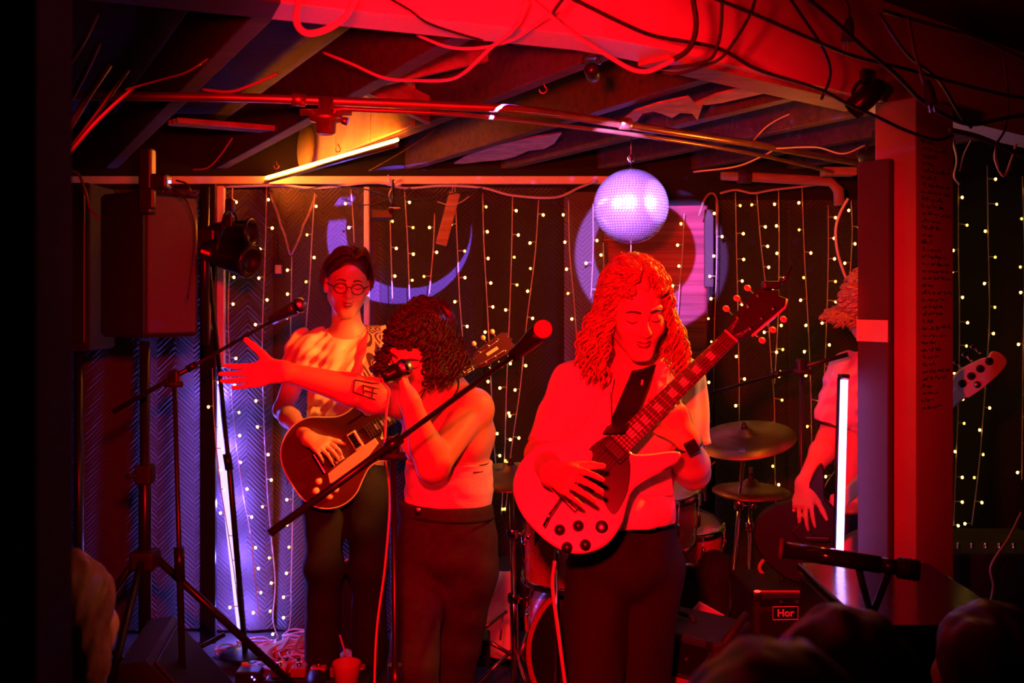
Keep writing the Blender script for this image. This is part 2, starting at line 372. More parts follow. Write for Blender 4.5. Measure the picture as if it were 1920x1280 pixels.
jl = {.12: 'dark ceiling joist at the far left above the hanging cable bundle', .54: 'red-lit ceiling joist left of the speaker, running back to the wall', 1.0: 'dark ceiling joist hiding the left side of the orange bay',
      1.40: 'ceiling joist whose near side glows orange above the warm light strip', 1.80: 'dark ceiling joist next to the right of the orange glowing bay', 2.2: 'brown ceiling joist just left above the mirror ball',
      2.6: 'ceiling joist carrying the mirror ball hook', 3.0: 'short ceiling joist right of the mirror ball', 3.4: 'shortest ceiling joist beside the pillar top'}
for s_, l_ in jl.items(): joist(s_, label=l_)
# light panels between two joists (orange bay): pale plaster boards fixed on the near side of the joist
def joist_pt(s, y, z):
    t = (y-JN.y*s)/JD.y; p = JN*s+JD*t; p.z = z; return p
bay = thing('bay_panel', 'cream plaster board behind the warm light strip in the ceiling bay', 'panel', joist_pt(1.355, 4.2, 2.28))
a, b = joist_pt(1.36, 3.55, 2.32), joist_pt(1.36, 4.7, 2.32)
for i in range(3):
    p, q = a.lerp(b, i/3+.003), a.lerp(b, (i+1)/3-.003); c = (p+q)/2-bay.location
    MB().bbox(c, (.014, (q-p).length, .25), .003, JR).build('board', M_['cream'], bay)
MB().lathe([(0, .0), (.10, .0), (.11, .012), (.10, .024), (0, .024)], joist_pt(1.33, 4.60, 2.27)-bay.location, -JN, 28).build('round_cover', mat('olive_cover', (.22, .2, .05), .7), bay)
bl = thing('bridging', 'cross brace between the joists above the orange bay', 'brace', joist_pt(1.2, 3.4, 2.3))
MB().bbox((0, 0, 0), (.42, .04, .09), .004, JR @ Matrix.Rotation(.35, 3, 'Y')).build('brace', M_['brownwood'], bl)
MB().bbox(joist_pt(1.2, 3.0, 2.3)-bl.location, (.40, .04, .09), .004, JR @ Matrix.Rotation(-.3, 3, 'Y')).build('brace', M_['brownwood'], bl)
for i, yy in enumerate((3.62, 3.70, 3.78)):
    o = tag(MB().bbox(joist_pt(.80, yy+.06, 2.22+.01*i), (.36, .022, .02), .003, JR).build('lath', M_['brownwood']), ['front', 'middle', 'back'][i]+' wooden lath of three between the joists above the speaker', 'lath', 'laths between the joists')
# warm light strip
sa, sb = P(500, 333, 4.70), P(745, 262, 3.66); ls = thing('light_strip', 'thin orange-white glowing light strip under a ceiling joist', 'light', (sa+sb)/2)
MB().tube(rel(ls, [sa, sb]), .007, 8).build('tube', M_['strip'], ls)
MB().tube(rel(ls, [sa+Vector((-.002, -.004, -.019)), sb+Vector((-.002, -.004, -.019))]), .010, 6).build('holder', M_['steel'], ls)
# header beam
zb = 2.155; BH = .30
front = [(-1.75, 1.40), (-1.3, 1.6), (-.45, 1.94), (.20, 2.20), (.36, 2.31), (1.10, 2.93), (2.9, 4.45)]
def beam_seg(i0, i1, m, name, label):
    pts = [Vector((x, y, 0)) for x, y in front[i0:i1+1]]; back = []
    for k, p in enumerate(pts):
        e = (pts[min(k+1, len(pts)-1)]-pts[max(k-1, 0)]).normalized(); back.append(p+Vector((-e.y, e.x, 0))*.125)
    o = thing(name, label, 'beam', (pts[0]+pts[-1])/2+Vector((0, 0, zb)))
    b = MB(); n = len(pts)
    vs = []
    for p, q in zip(pts, back): vs += [Vector((p.x, p.y, zb)), Vector((p.x, p.y, zb+BH)), Vector((q.x, q.y, zb+BH)), Vector((q.x, q.y, zb))]
    fs = [(4*k+j, 4*k+(j+1) % 4, 4*k+4+(j+1) % 4, 4*k+4+j) for k in range(n-1) for j in range(4)]+[(0, 1, 2, 3), (4*n-1, 4*n-2, 4*n-3, 4*n-4)]
    b.add([v-o.location for v in vs], fs).build('casing', M_[m], o)
    return o
beam_seg(0, 2, 'maroon', 'header_beam', 'plum-coloured left end of the header beam at the top of the picture')  # left end is coloured darker than the rest of the beam
beam_seg(2, 6, 'white', 'header_beam', 'white boxed header beam glowing bright red across the top, above the pillar')
u0, u1 = Vector((.36, 2.36, zb-.006)), Vector((1.06, 2.95, zb-.006))
e = (u1-u0).normalized(); ang = math.atan2(e.y, e.x)
tag(MB().bbox((u0+u1)/2+Vector((-e.y, e.x, 0))*.035, ((u1-u0).length, .10, .012), .003, Matrix.Rotation(ang, 3, 'Z')).build('soffit_board', M_['brownwood']), 'bare brown wooden board under the right part of the red beam', 'board')
# pillar with handwriting
K = Vector((1.156, 2.85, 0)); ld = Vector((-.64, .77, 0)); rd = Vector((.77, .64, 0)); PT = zb
pl = thing('pillar', 'white square pillar with red-lit left face and handwriting on the right face', 'pillar', (K.x, K.y, 0))
MB().bbox((ld*.128+rd*.222)/2+Vector((0, 0, PT/2)), (.222, .128, PT), .004, Matrix(((rd.x, ld.x, 0), (rd.y, ld.y, 0), (0, 0, 1)))).build('shaft', M_['pillar_paint'], pl)
hw = MB(); nrm = Vector((.64, -.77, 0))*.0015
for k in range(38):
    z = 2.03-k*.0208; x = .022+RNG.rand()*.012; end = .085+RNG.rand()*.115
    while x < end:
        wlen = .012+RNG.rand()*.028; pts = []; xx = x
        while xx < min(x+wlen, .205):
            pts.append(rd*xx+nrm+Vector((0, 0, z+RNG.uniform(-.0035, .0045)+(.006 if RNG.rand() < .15 else 0)))); xx += .0028
        if len(pts) > 2: hw.tube(pts, .0010, 4)
        x += wlen+.009
hw.build('handwriting', M_['ink'], pl)['kind'] = 'stuff'
bl0, br0 = P(1607, 300, 2.95), P(1666, 300, 2.86); zt = P(0, 300, 2.9).z; zz = P(0, 1110, 2.9).z
bd0 = (br0-bl0); bd0.z = 0; wB = bd0.length; bd0.normalize(); bn0 = Vector((-bd0.y, bd0.x, 0)); bn0 = -bn0 if bn0.y > 0 else bn0; RB = Matrix(((bd0.x, -bn0.x, 0), (bd0.y, -bn0.y, 0), (0, 0, 1)))
cB = (bl0+br0)/2-bn0*.012; cB.z = (zt+zz)/2
mb = thing('side_board', 'dark plum upright board fixed on the left of the pillar', 'board', (cB.x, cB.y, zz))
MB().bbox((0, 0, cB.z-zz), (wB, .024, zt-zz), .005, RB).build('panel', M_['maroon'], mb)
MB().bbox(bn0*.014+Vector((0, 0, P(0, 620, 2.9).z-zz)), (wB, .003, .064), .001, RB).build('tape_patch', M_['tape'], mb)['label'] = 'pale rectangular patch of tape'
nt_ = thing('neon_tube', 'upright violet glowing tube lamp beside the pillar board', 'lamp', P(1572, 1062, 2.93))
MB().tube(rel(nt_, [P(1583, 712, 2.93), P(1574, 1062, 2.93)]), .0108, 12).build('tube', M_['neon'], nt_)
MB().tube(rel(nt_, [P(1575, 708, 2.95), P(1566, 1066, 2.95)]), .009, 8).build('holder', M_['blackm'], nt_)
MB().bbox(P(1582, 705, 2.94)-nt_.location, (.028, .03, .012), .003).build('end_cap', M_['blackm'], nt_)
# ------------------------------------------------------------------ hangings on the back wall
def blanket(x0, x1, m, label, off=.03, relief=False, y1=1179, amp=.012, name='hanging_blanket', y0=352):
    a, b = wl(x0, y0, off), wl(x1, y1, off); w_, h_ = b.x-a.x, a.z-b.z
    nx, nz = (int(w_/.007), int(h_/.0065)) if relief else (max(6, int(w_/.04)), 12)
    xs = np.linspace(0, w_, nx); zs = np.linspace(0, h_, nz); X, Z = np.meshgrid(xs, zs, indexing='ij')
    ph = RNG.rand()*6
    Y = amp*np.sin(X*14+ph)*(.3+.7*Z/h_)+amp*.5*np.sin(X*31+ph*2+Z)
    if relief:
        zz_ = Z+np.abs(((X/.085) % 2)-1)*.085*.9; q = np.abs(((zz_/.028) % 1)-.5)*2; Y = Y-.006*np.power(q, .4)
    V = np.stack([X, Y, -Z], -1).reshape(-1, 3); i = np.arange(nx*nz).reshape(nx, nz)
    Q = np.stack([i[:-1, :-1], i[1:, :-1], i[1:, 1:], i[:-1, 1:]], -1).reshape(-1, 4)
    o = np_mesh(name, V.astype(np.float32), Q, M_[m], None, 0); o.location = a
    md = o.modifiers.new('thick', 'SOLIDIFY'); md.thickness = .012; md.offset = 0
    return tag(o, label, 'blanket')
blanket(60, 512, 'quilt', 'quilted zigzag moving blanket behind the speaker, lit violet at its right edge', relief=True, off=.05, y0=356)
blanket(505, 716, 'quilt', 'brownish blanket hanging behind the standing man', off=.03, y0=352)
blanket(712, 905, 'quilt_dark', 'dark blanket hanging behind the curly-haired singer', off=.04)
blanket(898, 1062, 'quilt_dark', 'dark blanket between the singer and the woman in the blazer', off=.03)
blanket(1058, 1140, 'quilt_pale', 'narrow pale grey blanket just left of the mirror ball', off=.045, y0=360)
blanket(1340, 1486, 'quilt_dark', 'dark blanket behind the crash cymbal', off=.03, y0=375)
blanket(1480, 1640, 'quilt_dark', 'dark blanket behind the bass player', off=.04, y0=375)
blanket(1690, 2100, 'dark', 'blanket right of the pillar, its colour blackened for shade', off=.03, y0=330)  # near-black colour carries the pillar's shadow on this blanket
# red striped cloth: ridges are geometry
a, b = wl(1132, 385, .06), wl(1326, 900, .06); nx, nz = 24, 260; w_, h_ = b.x-a.x, a.z-b.z
X, Z = np.meshgrid(np.linspace(0, w_, nx), np.linspace(0, h_, nz), indexing='ij')
Y = -.004*np.abs(np.sin(Z*PI/.013))+.01*np.sin(X*9+Z*3)
i = np.arange(nx*nz).reshape(nx, nz)
o = np_mesh('ribbed_cloth', np.stack([X, Y, -Z], -1).reshape(-1, 3).astype(np.float32), np.stack([i[:-1, :-1], i[1:, :-1], i[1:, 1:], i[:-1, 1:]], -1).reshape(-1, 4), M_['redcloth'], None, 0); o.location = a
o.modifiers.new('t', 'SOLIDIFY').thickness = .006
tag(o, 'red cloth with fine horizontal ribs hanging behind the woman in the blazer', 'cloth')
def post(px0, px1, py0, py1, d, m, name, label, dep=.03, cat='post'):
    a, b = P(px0, py0, d), P(px1, py1, d); return tag(MB().bbox((a+b)/2+Vector((0, dep/2, 0)), (b.x-a.x, dep, a.z-b.z), .004).build(name, M_[m]), label, cat)
post(406, 420, 348, 690, 4.6, 'white', 'wall_batten', 'pale upright batten glowing orange left of the fairy lights')
post(374, 404, 344, 1210, 4.55, 'blackm', 'steel_post', 'black upright post behind the stage lights on the left')
post(682, 692, 350, 1000, 4.68, 'white', 'wall_batten', 'pale upright batten above the man, lit violet')
post(1327, 1338, 538, 900, 4.6, 'blackm', 'steel_post', 'slim black post right of the red ribbed cloth')
post(1322, 1338, 392, 538, 4.64, 'grey', 'wall_batten', 'short grey batten above the slim black post')
q = thing('wood_slat', 'pale wooden slat hanging at a slant above the singer', 'slat', P(840, 410, 4.6))
MB().bbox((0, 0, 0), (.052, .012, .25), .004, Matrix.Rotation(.26, 3, 'Y')).build('slat', M_['brownwood'], q)
MB().tube(rel(q, smooth_path([P(848, 362, 4.6), P(850, 350, 4.6), P(858, 344, 4.7)])), .003, 5).build('hook', M_['steel'], q)
o = thing('power_adapter', 'small black power box hanging on a wire left of the man', 'adapter', P(522, 503, 4.66))
MB().bbox((0, 0, 0), (.05, .03, .08), .005).build('housing', M_['black'], o)
MB().bbox((.003, -.017, -.005), (.028, .004, .04), .001).build('sticker', M_['tape'], o)
MB().tube([(0, 0, .04), (-.005, 0, .2), (0, .01, .36)], .003, 6).build('lead', M_['black_cable'], o)
for px0, py0, px1, py1, lab in ((508, 360, 544, 478, 'left twig of a forked stick hanging on the wall'), (592, 365, 548, 478, 'right twig of a forked stick hanging on the wall')):
    pts = [P(px0+(px1-px0)*t+RNG.uniform(-2, 2), py0+(py1-py0)*t, 4.64) for t in np.linspace(0, 1, 7)]
    tag(MB().tube(pts, np.linspace(.007, .0045, 7), 6).build('twig', M_['brownwood']), lab, 'twig')
# ------------------------------------------------------------------ pipes and overhead cables
def zd(py, z): return (z-HC)*F/(HY-py)
def pz(px, py, z): return P(px, py, zd(py, z))
def pipe(pts, z, r, m, label, name='pipe', clips=()):
    path = smooth_path([pz(x, y, z) for x, y in pts], 8); o = thing(name, label, 'pipe', path[len(path)//2])
    MB().tube(rel(o, path), r, 14).build('tube', M_[m], o)
    for (x, y) in clips:
        c = pz(x, y, z)-o.location; MB().lathe([(r, -.02), (r+.006, -.018), (r+.006, .018), (r, .02)], c, (1, .35, 0), 14).build('coupling', M_[m], o)
    return o
pipe([(60, 178), (430, 183), (640, 190), (850, 199), (1000, 208), (1200, 238), (1400, 268), (1500, 286), (1640, 312)], 2.125, .0125, 'copper', 'thick copper pipe crossing the whole ceiling above the mirror ball', clips=[(560, 187), (1172, 232)])
pipe([(620, 203), (850, 214), (1000, 229), (1200, 254), (1400, 286), (1560, 322)], 2.10, .0065, 'copper', 'thin copper pipe running just below the thick one')
o = thing('pipe_valve', 'bell-shaped pipe fitting hanging left on the copper pipes', 'valve', pz(611, 205, 2.10))
MB().lathe([(0, .05), (.022, .05), (.022, .02), (.034, .016), (.034, .006), (.045, .002), (.045, -.012), (.028, -.016), (.026, -.045), (.018, -.05), (0, -.05)], (0, 0, -.02), seg=22).build('body', M_['copper'], o)
MB().cyl((-.07, -.01, -.01), (.07, .01, -.005), .010).build('union_nut', M_['copper'], o)
MB().cyl((.045, 0, -.03), (.06, 0, -.035), .012, seg=6).build('screw', M_['steel'], o)
pp = thing('duct_pipe', 'brown waste pipe under the ceiling right of the mirror ball', 'pipe', P(1470, 333, 4.4))
MB().tube(rel(pp, [P(1352, 330, 4.4), P(1400, 331, 4.4), P(1556, 340, 4.4), P(1572, 356, 4.42), P(1574, 385, 4.42)]), [.018, .022, .022, .024, .024], 14).build('tube', M_['brownwood'], pp)
MB().lathe([(.022, -.03), (.030, -.03), (.030, .03), (.022, .03)], P(1395, 331, 4.4)-pp.location, (1, 0, -.03), 16).build('coupling', M_['maroon'], pp)
MB().bbox(P(1572, 322, 4.2)-pp.location, (.14, .06, .035), .004).build('bracket', M_['brownwood'], pp)
sr = random.Random(5)
def cable(pts, d, r, m, label, dd=None, name='cable', n=8, group=None):
    n0 = len(pts); ds = [d+(dd-d)*i/(n0-1) for i in range(n0)] if dd else [d]*n0
    path = smooth_path([P(x, y, q) for (x, y), q in zip(pts, ds)], n)
    return tag(MB().tube(path, r, 7).build(name, M_[m]), label, 'cable', group)
cable([(1062, -8), (1170, 45), (1230, 68), (1345, 90), (1420, 130), (1530, 165), (1590, 195), (1640, 217), (1700, 245), (1755, 262), (1786, 254)], 1.95, .0042, 'black_cable', 'long black cable from the top centre down over the pillar top', 2.6)
cable([(1335, -5), (1415, 27), (1525, 75), (1600, 105), (1700, 130), (1790, 155), (1880, 177), (1935, 185)], 2.0, .0042, 'black_cable', 'black cable crossing the beam to the right picture edge', 2.4)
cable([(1505, -10), (1560, 35), (1620, 90), (1680, 140), (1730, 190), (1790, 225), (1830, 233), (1880, 222), (1935, 214)], 2.0, .0048, 'black_cable', 'thick black cable sagging beside the pillar at the upper right', 2.4)
cable([(1478, -8), (1510, 40), (1537, 80), (1555, 120), (1555, 150), (1540, 186)], 2.3, .0040, 'black_cable', 'black cable curling off the brown board right of centre', 2.5)
cable([(1298, -8), (1305, 40), (1300, 75), (1285, 98), (1262, 112)], 2.05, .0060, 'black_cable', 'thick black cable loop over the brightest part of the beam')
cable([(1264, 111), (1240, 124), (1212, 134), (1180, 128), (1130, 98), (1070, 60), (1030, 28), (990, -5)], 2.05, .0048, 'red_cable', 'pale cable hanging below the beam edge right of the top centre')
cable([(1354, -8), (1352, 50), (1345, 85), (1330, 112), (1285, 124), (1235, 128)], 2.12, .0040, 'black_cable', 'thin black cable loop second from the thick loop on the beam')
cable([(1418, -8), (1405, 30), (1375, 80), (1350, 110), (1318, 124), (1270, 138), (1228, 134)], 2.15, .0038, 'black_cable', 'thin black cable loop rightmost of the loops on the bright beam')
cable([(562, -10), (556, 40), (575, 62), (612, 55), (648, 30), (668, -8)], 1.75, .0060, 'red_cable', 'thick pale cable drooping in a U at the top left of the beam')
cable([(988, -8), (968, 48), (920, 90), (872, 135), (838, 150), (780, 151), (720, 146), (660, 120), (605, 98)], 1.95, .0042, 'red_cable', 'long pale cable sagging under the middle of the beam', 2.6)
cable([(1040, 18), (1000, 50), (960, 75), (900, 90), (840, 88), (782, 66)], 2.02, .0036, 'red_cable', 'thinner pale cable sagging above the long pale one', 2.3)
cable([(1058, -5), (1045, 12), (1036, 26)], 1.92, .004, 'black_cable', 'short black cable end at the top centre')
cable([(728, -5), (770, 20), (800, 42), (850, 60), (905, 76)], 1.9, .0026, 'black_cable', 'thin black cord lying across the left half of the red beam', 2.1)
cable([(1648, 24), (1700, 100), (1760, 150), (1800, 215), (1822, 240)], 2.3, .0036, 'black_cable', 'thin black cord running down right above the pillar')
cable([(1702, 30), (1716, 100), (1728, 140), (1736, 165)], 2.2, .0042, 'black_cable', 'black lead ending in a plug right of the pillar top')
cable([(1580, -5), (1590, 14), (1592, 34)], 2.2, .0042, 'black_cable', 'black lead ending in a plug above the beam end')
cable([(1655, 20), (1740, 45), (1830, 70), (1940, 120)], 2.4, .005, 'black_cable', 'black cable along the dark upper right corner')
cable([(1880, 90), (1890, 180), (1885, 240), (1868, 275), (1875, 320)], 2.5, .003, 'black_cable', 'thin cord hanging at the far upper right')
cable([(1787, 262), (1795, 300), (1790, 330), (1800, 345)], 3.2, .005, 'red_cable', 'pale looped lead beside the right pillar face')
cable([(1800, 320), (1808, 290), (1822, 262)], 3.2, .004, 'red_cable', 'second pale lead beside the right pillar face')
cable([(1868, 275), (1866, 300), (1882, 330), (1896, 300), (1905, 270)], 3.2, .004, 'red_cable', 'pale lead looping in a U at the far right')
cable([(1780, 243), (1830, 255), (1880, 275), (1935, 300)], 2.6, .007, 'black_cable', 'thick dark conduit right of the pillar top')
for px, py, an, lab in ((1590, 62, .1, 'black power plug dangling above the beam end'), (1742, 178, -.2, 'black power plug dangling right of the pillar top')):
    o = thing('power_plug', lab, 'plug', P(px, py, 2.2)); R = Matrix.Rotation(an, 3, 'Y')
    MB().tube([R @ Vector((0, 0, .034)), R @ Vector((0, 0, .012)), R @ Vector((0, 0, -.018)), R @ Vector((0, 0, -.022))], [.007, .013, .015, .013], 10).build('housing', M_['rubber'], o)
    for s_ in (-1, 1): MB().box(R @ Vector((.005*s_, 0, -.03)), (.002, .005, .018), R).build('prong', M_['steel'], o)
lb = [([(182, 25), (160, 70), (128, 120), (88, 150), (80, 170)], .006, 'shaded_cable', 'pale shiny cable at the far upper left'),
      ([(186, 80), (160, 135), (118, 215), (92, 262), (64, 292)], .006, 'shaded_cable', 'red-lit cable sweeping down at the upper left, outermost of the bundle'),
      ([(205, 120), (165, 180), (132, 235), (100, 280), (80, 310)], .0075, 'shaded_cable', 'thick red-lit cable in the upper left bundle, second of the bundle'),
      ([(240, 130), (205, 180), (180, 215), (130, 280), (90, 325)], .005, 'black_cable', 'black cable of the upper left bundle'),
      ([(250, 165), (210, 200), (170, 240), (120, 300), (96, 330)], .004, 'shaded_cable', 'thin inner cable of the upper left bundle'),
      ([(60, 345), (90, 330), (118, 318), (145, 325), (158, 352), (170, 392), (186, 412)], .0045, 'shaded_cable', 'pale cable arching left of the speaker'),
      ([(104, 335), (88, 365), (72, 400), (58, 420)], .013, 'shaded_cable', 'thick pale hose at the left edge under the cable bundle'),
      ([(390, 110), (350, 135), (300, 150), (236, 168)], .0022, 'shaded_cable', 'thin cord strung across the left joists'),
      ([(520, 138), (470, 160), (430, 172), (380, 168)], .0035, 'shaded_cable', 'pale wire lying over the copper pipe on the left'),
      ([(436, 258), (410, 295), (388, 315), (362, 318)], .003, 'shaded_cable', 'pale wire hanging below the left ceiling joists'),
      ([(318, 345), (340, 366), (356, 360), (350, 345), (330, 338)], .003, 'black_cable', 'small black lead looping from the clamp lamp over the speaker'),
      ([(325, 358), (352, 380), (366, 430), (362, 500), (352, 560)], .003, 'black_cable', 'black lead running down right of the speaker')]
for pts, r, m, lab in lb: cable(pts, 2.2 if pts[0][1] < 200 else 3.2, r, m, lab)
cable([(420, 350), (520, 348), (600, 352), (700, 342), (760, 352), (830, 348), (905, 352), (960, 366), (1040, 370), (1085, 352), (1120, 338)], 4.55, .0055, 'red_cable', 'long pale cable strung along the top of the back wall')
cable([(560, 358), (620, 348), (690, 356), (745, 370), (800, 372), (860, 360), (905, 352)], 4.52, .0028, 'black_cable', 'thin black cord drooping along the wall top above the singer')
cable([(640, 372), (680, 384), (720, 376), (770, 352)], 4.5, .0028, 'black_cable', 'short black cord looped by the violet-lit batten')
cable([(880, 368), (862, 380), (842, 384), (820, 378)], 4.5, .0022, 'red_cable', 'thin pale cord end beside the slanted slat')
cable([(1350, 362), (1380, 356), (1412, 362), (1448, 356), (1500, 350), (1540, 345)], 4.5, .005, 'red_cable', 'pale cable draped below the brown waste pipe')
cable([(1310, 405), (1322, 372), (1336, 362), (1345, 380), (1344, 440)], 4.5, .005, 'brownwood', 'brown lead bent over the short grey batten')
cable([(1590, 372), (1575, 400), (1567, 430), (1570, 470), (1582, 510), (1596, 542)], 3.7, .0055, 'red_cable', 'violet-lit cable hanging above the bass player')
cable([(1405, 272), (1440, 235), (1490, 210), (1550, 195)], 3.6, .003, 'red_cable', 'pale cord rising from the copper pipe to the beam')
cable([(1300, 322), (1380, 312), (1430, 292), (1452, 280)], 3.7, .0035, 'red_cable', 'pale cord below the copper pipes right of the mirror ball')
cable([(1455, 278), (1530, 276), (1580, 288), (1622, 272)], 3.6, .003, 'red_cable', 'violet-lit wavy cord behind the copper pipe end')
cable([(690, 322), (745, 290), (800, 255), (830, 232)], 4.0, .003, 'black_cable', 'thin cord under the joist right of the warm light strip')
for px, py, d, lab in ((634, 280, 3.9, 'small metal cup hook below the light strip'), (518, 312, 4.3, 'metal cup hook near the left end of the light strip'), (1018, 168, 2.7, 'tiny metal ring hook above the thick copper pipe')):
    c = P(px, py, d); tag(MB().tube([c+Vector((.010*math.sin(t), 0, .010*math.cos(t)+(.012 if t == 0 else 0))) for t in np.linspace(0, 5, 12)], .0022, 5).build('cup_hook', M_['copper']), lab, 'hook')
def torn(pts, z, label, m='insul', tilt=0):
    c = pz(pts[0][0], pts[0][1], z); top = []; 
    for i, (x, y) in enumerate(pts): top.append(pz(x+RNG.uniform(-3, 3), y+RNG.uniform(-2, 2), z+tilt*math.sin(i*2.1)))
    n = len(top); th = Vector((0, 0, .006)); b = MB().add([p-c for p in top]+[p-c+th for p in top], [tuple(range(n))[::-1], tuple(range(n, 2*n))]+[(k, (k+1) % n, n+(k+1) % n, n+k) for k in range(n)])
    o = b.build('torn_paper', M_[m]); o.location = c; return tag(o, label, 'paper')
torn([(850, 306), (880, 292), (935, 272), (1000, 258), (1052, 252), (1040, 268), (1018, 279), (990, 284), (965, 292), (945, 298), (925, 301), (900, 304), (870, 307)], 2.20, 'torn reddish insulation paper between the joists left of the mirror ball')
torn([(1160, 232), (1190, 210), (1235, 196), (1290, 184), (1302, 194), (1320, 200), (1308, 224), (1296, 214), (1276, 210), (1262, 220), (1245, 212), (1225, 210), (1205, 212), (1196, 228)], 2.17, 'torn paper glowing orange above the mirror ball')
torn([(1300, 196), (1345, 176), (1400, 162), (1450, 160), (1442, 172), (1400, 184), (1355, 192), (1322, 198)], 2.19, 'torn reddish paper strip under the right part of the ceiling')
# ------------------------------------------------------------------ fairy lights
bm_ = MB().sph((0, 0, 0), (.0056, .0056, .0064), 8, 6).build('bulb', M_['bulb'], mesh_only=True)
bm2 = MB().sph((0, 0, 0), (.0048, .0048, .0056), 8, 6).build('bulb', M_['bulb2'], mesh_only=True)
def strand(pts, label, d=4.62, step=47, skip=(), seed=0, extra=0):
    rr = random.Random(seed); path = smooth_path([P(x, y, d+rr.uniform(-.015, .015)) for x, y in pts], 10)
    o = thing('fairy_light_strand', label, 'fairy lights', path[0], 'fairy light strands on the back wall')
    w_ = MB().tube(rel(o, path), .0024, 5)
    L = [0]; 
    for a, b in zip(path, path[1:]): L.append(L[-1]+(b-a).length)
    st = step*d/F; s_ = st*.55; k = 0
    while s_ < L[-1]:
        j = max(i for i in range(len(L)) if L[i] <= s_); j = min(j, len(path)-2); p = path[j].lerp(path[j+1], (s_-L[j])/max(L[j+1]-L[j], 1e-6))
        side = rr.choice((-1, 1, 1)) if seed % 2 else rr.choice((-1, -1, 1)); ln = rr.uniform(.012, .034)
        e_ = p+Vector((side*ln, -rr.uniform(.0, .02), -ln*.12+rr.uniform(-.004, .004)))
        w_.tube([q-o.location for q in (p, (p+e_)/2+Vector((0, 0, .002)), e_)], [.0022, .002, .003], 5)
        py = HY-(e_.z-HC)*F/e_.y; px = 960+e_.x*F/e_.y
        if not any(a <= px <= b and c <= py <= dd for a, b, c, dd in skip): link('bulb', bm2 if rr.random() < .22 else bm_, o, e_-o.location)
        s_ += st*rr.uniform(.88, 1.12); k += 1
    w_.build('wire', M_['wire'], o)
MAN = (560, 730, 620, 1280); SIN = (750, 915, 590, 1280); WOM = (1075, 1262, 520, 1280)
strand([(436, 352), (433, 450), (428, 600), (436, 760), (452, 900), (470, 1000)], 'leftmost fairy light strand, beside the orange batten', seed=1)
strand([(500, 350), (497, 480), (492, 620), (494, 760), (500, 900), (508, 1000), (516, 1090), (512, 1160), (522, 1196)], 'fairy light strand hanging left of the man behind the open hand', seed=2)
strand([(547, 480), (546, 560), (545, 640), (547, 760), (550, 880), (548, 1000), (546, 1090), (545, 1160), (536, 1196)], 'fairy light strand starting at the fork of the hanging twig', seed=3)
strand([(590, 362), (584, 460), (580, 540), (573, 625), (568, 720)], 'fairy light strand just left of the man\'s head', seed=5, skip=[MAN])
strand([(658, 355), (662, 410), (664, 455)], 'short fairy light strand above the man\'s head', seed=7)
strand([(731, 390), (733, 470), (736, 565)], 'fairy light strand between the man and the singer, ending above her curls', seed=9)
strand([(758, 352), (764, 450), (768, 560)], 'fairy light strand hanging straight above the singer\'s hair', seed=11)
strand([(815, 400), (812, 470), (803, 570)], 'fairy light strand below the slanted wooden slat', seed=12)
strand([(853, 350), (857, 450), (862, 560), (868, 640)], 'fairy light strand over the singer\'s right-hand hair side', seed=13)
strand([(905, 362), (907, 450), (914, 580), (920, 700), (924, 800), (930, 875), (934, 920)], 'fairy light strand just right of the singer', seed=15)
strand([(961, 368), (959, 480), (955, 600), (950, 720), (946, 860), (940, 965)], 'fairy light strand passing behind the windscreen microphone', seed=17)
strand([(1010, 375), (1003, 480), (988, 600), (975, 730), (958, 850), (948, 960)], 'slanting fairy light strand midway between the two women', seed=19)
strand([(1066, 375), (1068, 470), (1076, 560), (1082, 640)], 'fairy light strand left of the ginger hair', seed=20, skip=[(1078, 1262, 560, 1280)])
strand([(1112, 380), (1112, 470), (1108, 560)], 'fairy light strand directly left of the mirror ball', seed=21)
strand([(1131, 455), (1132, 500), (1130, 520)], 'short fairy light strand under the left side of the mirror ball', seed=23, step=40)
strand([(1283, 400), (1280, 470), (1274, 540), (1270, 610)], 'fairy light strand lit violet right of the ginger hair', seed=24, step=36)
strand([(1343, 378), (1344, 480), (1340, 600), (1338, 700), (1336, 800)], 'fairy light strand beside the slim black post', seed=26, step=40)
strand([(1379, 360), (1381, 470), (1384, 600), (1386, 720), (1386, 800)], 'fairy light strand above the crash cymbal', seed=27)
strand([(1419, 362), (1426, 450), (1438, 560), (1446, 680), (1452, 760), (1453, 880), (1456, 980), (1456, 1070)], 'fairy light strand behind the guitar headstock, reaching the hi-hat', seed=29, step=40)
strand([(1460, 355), (1461, 470), (1459, 590), (1454, 690), (1452, 720)], 'fairy light strand just right of the guitar headstock', seed=31)
strand([(1504, 352), (1508, 470), (1515, 600), (1520, 720), (1522, 840), (1520, 900)], 'fairy light strand behind the right microphone stand', seed=32)
strand([(1553, 385), (1553, 480), (1550, 600), (1545, 720), (1540, 800)], 'fairy light strand left of the bass player\'s head', seed=33, step=40)
strand([(1596, 375), (1598, 430), (1595, 500), (1590, 560)], 'fairy light strand at the edge of the plum board', seed=34, step=34)
strand([(1797, 345), (1797, 450), (1799, 600), (1797, 750), (1792, 880), (1788, 985)], 'fairy light strand touching the right edge of the pillar', seed=35)
strand([(1851, 310), (1853, 450), (1855, 600), (1845, 760), (1835, 880), (1822, 985)], 'fairy light strand passing behind the bass headstock', seed=37)
strand([(1917, 330), (1921, 500), (1918, 700), (1916, 900)], 'fairy light strand at the right picture edge', seed=39)
strand([(398, 690), (402, 800), (412, 900), (428, 1000), (440, 1080), (450, 1160), (462, 1206)], 'fairy light strand running down along the violet tube', seed=41, step=42, d=4.48)
strand([(470, 1000), (482, 1120), (488, 1160)], 'low fairy light strand right of the violet tube', seed=43, step=42, d=4.5)
strand([(1582, 820), (1572, 870), (1550, 905), (1540, 935)], 'fairy light strand showing under the bass player\'s arm', seed=45, step=28)
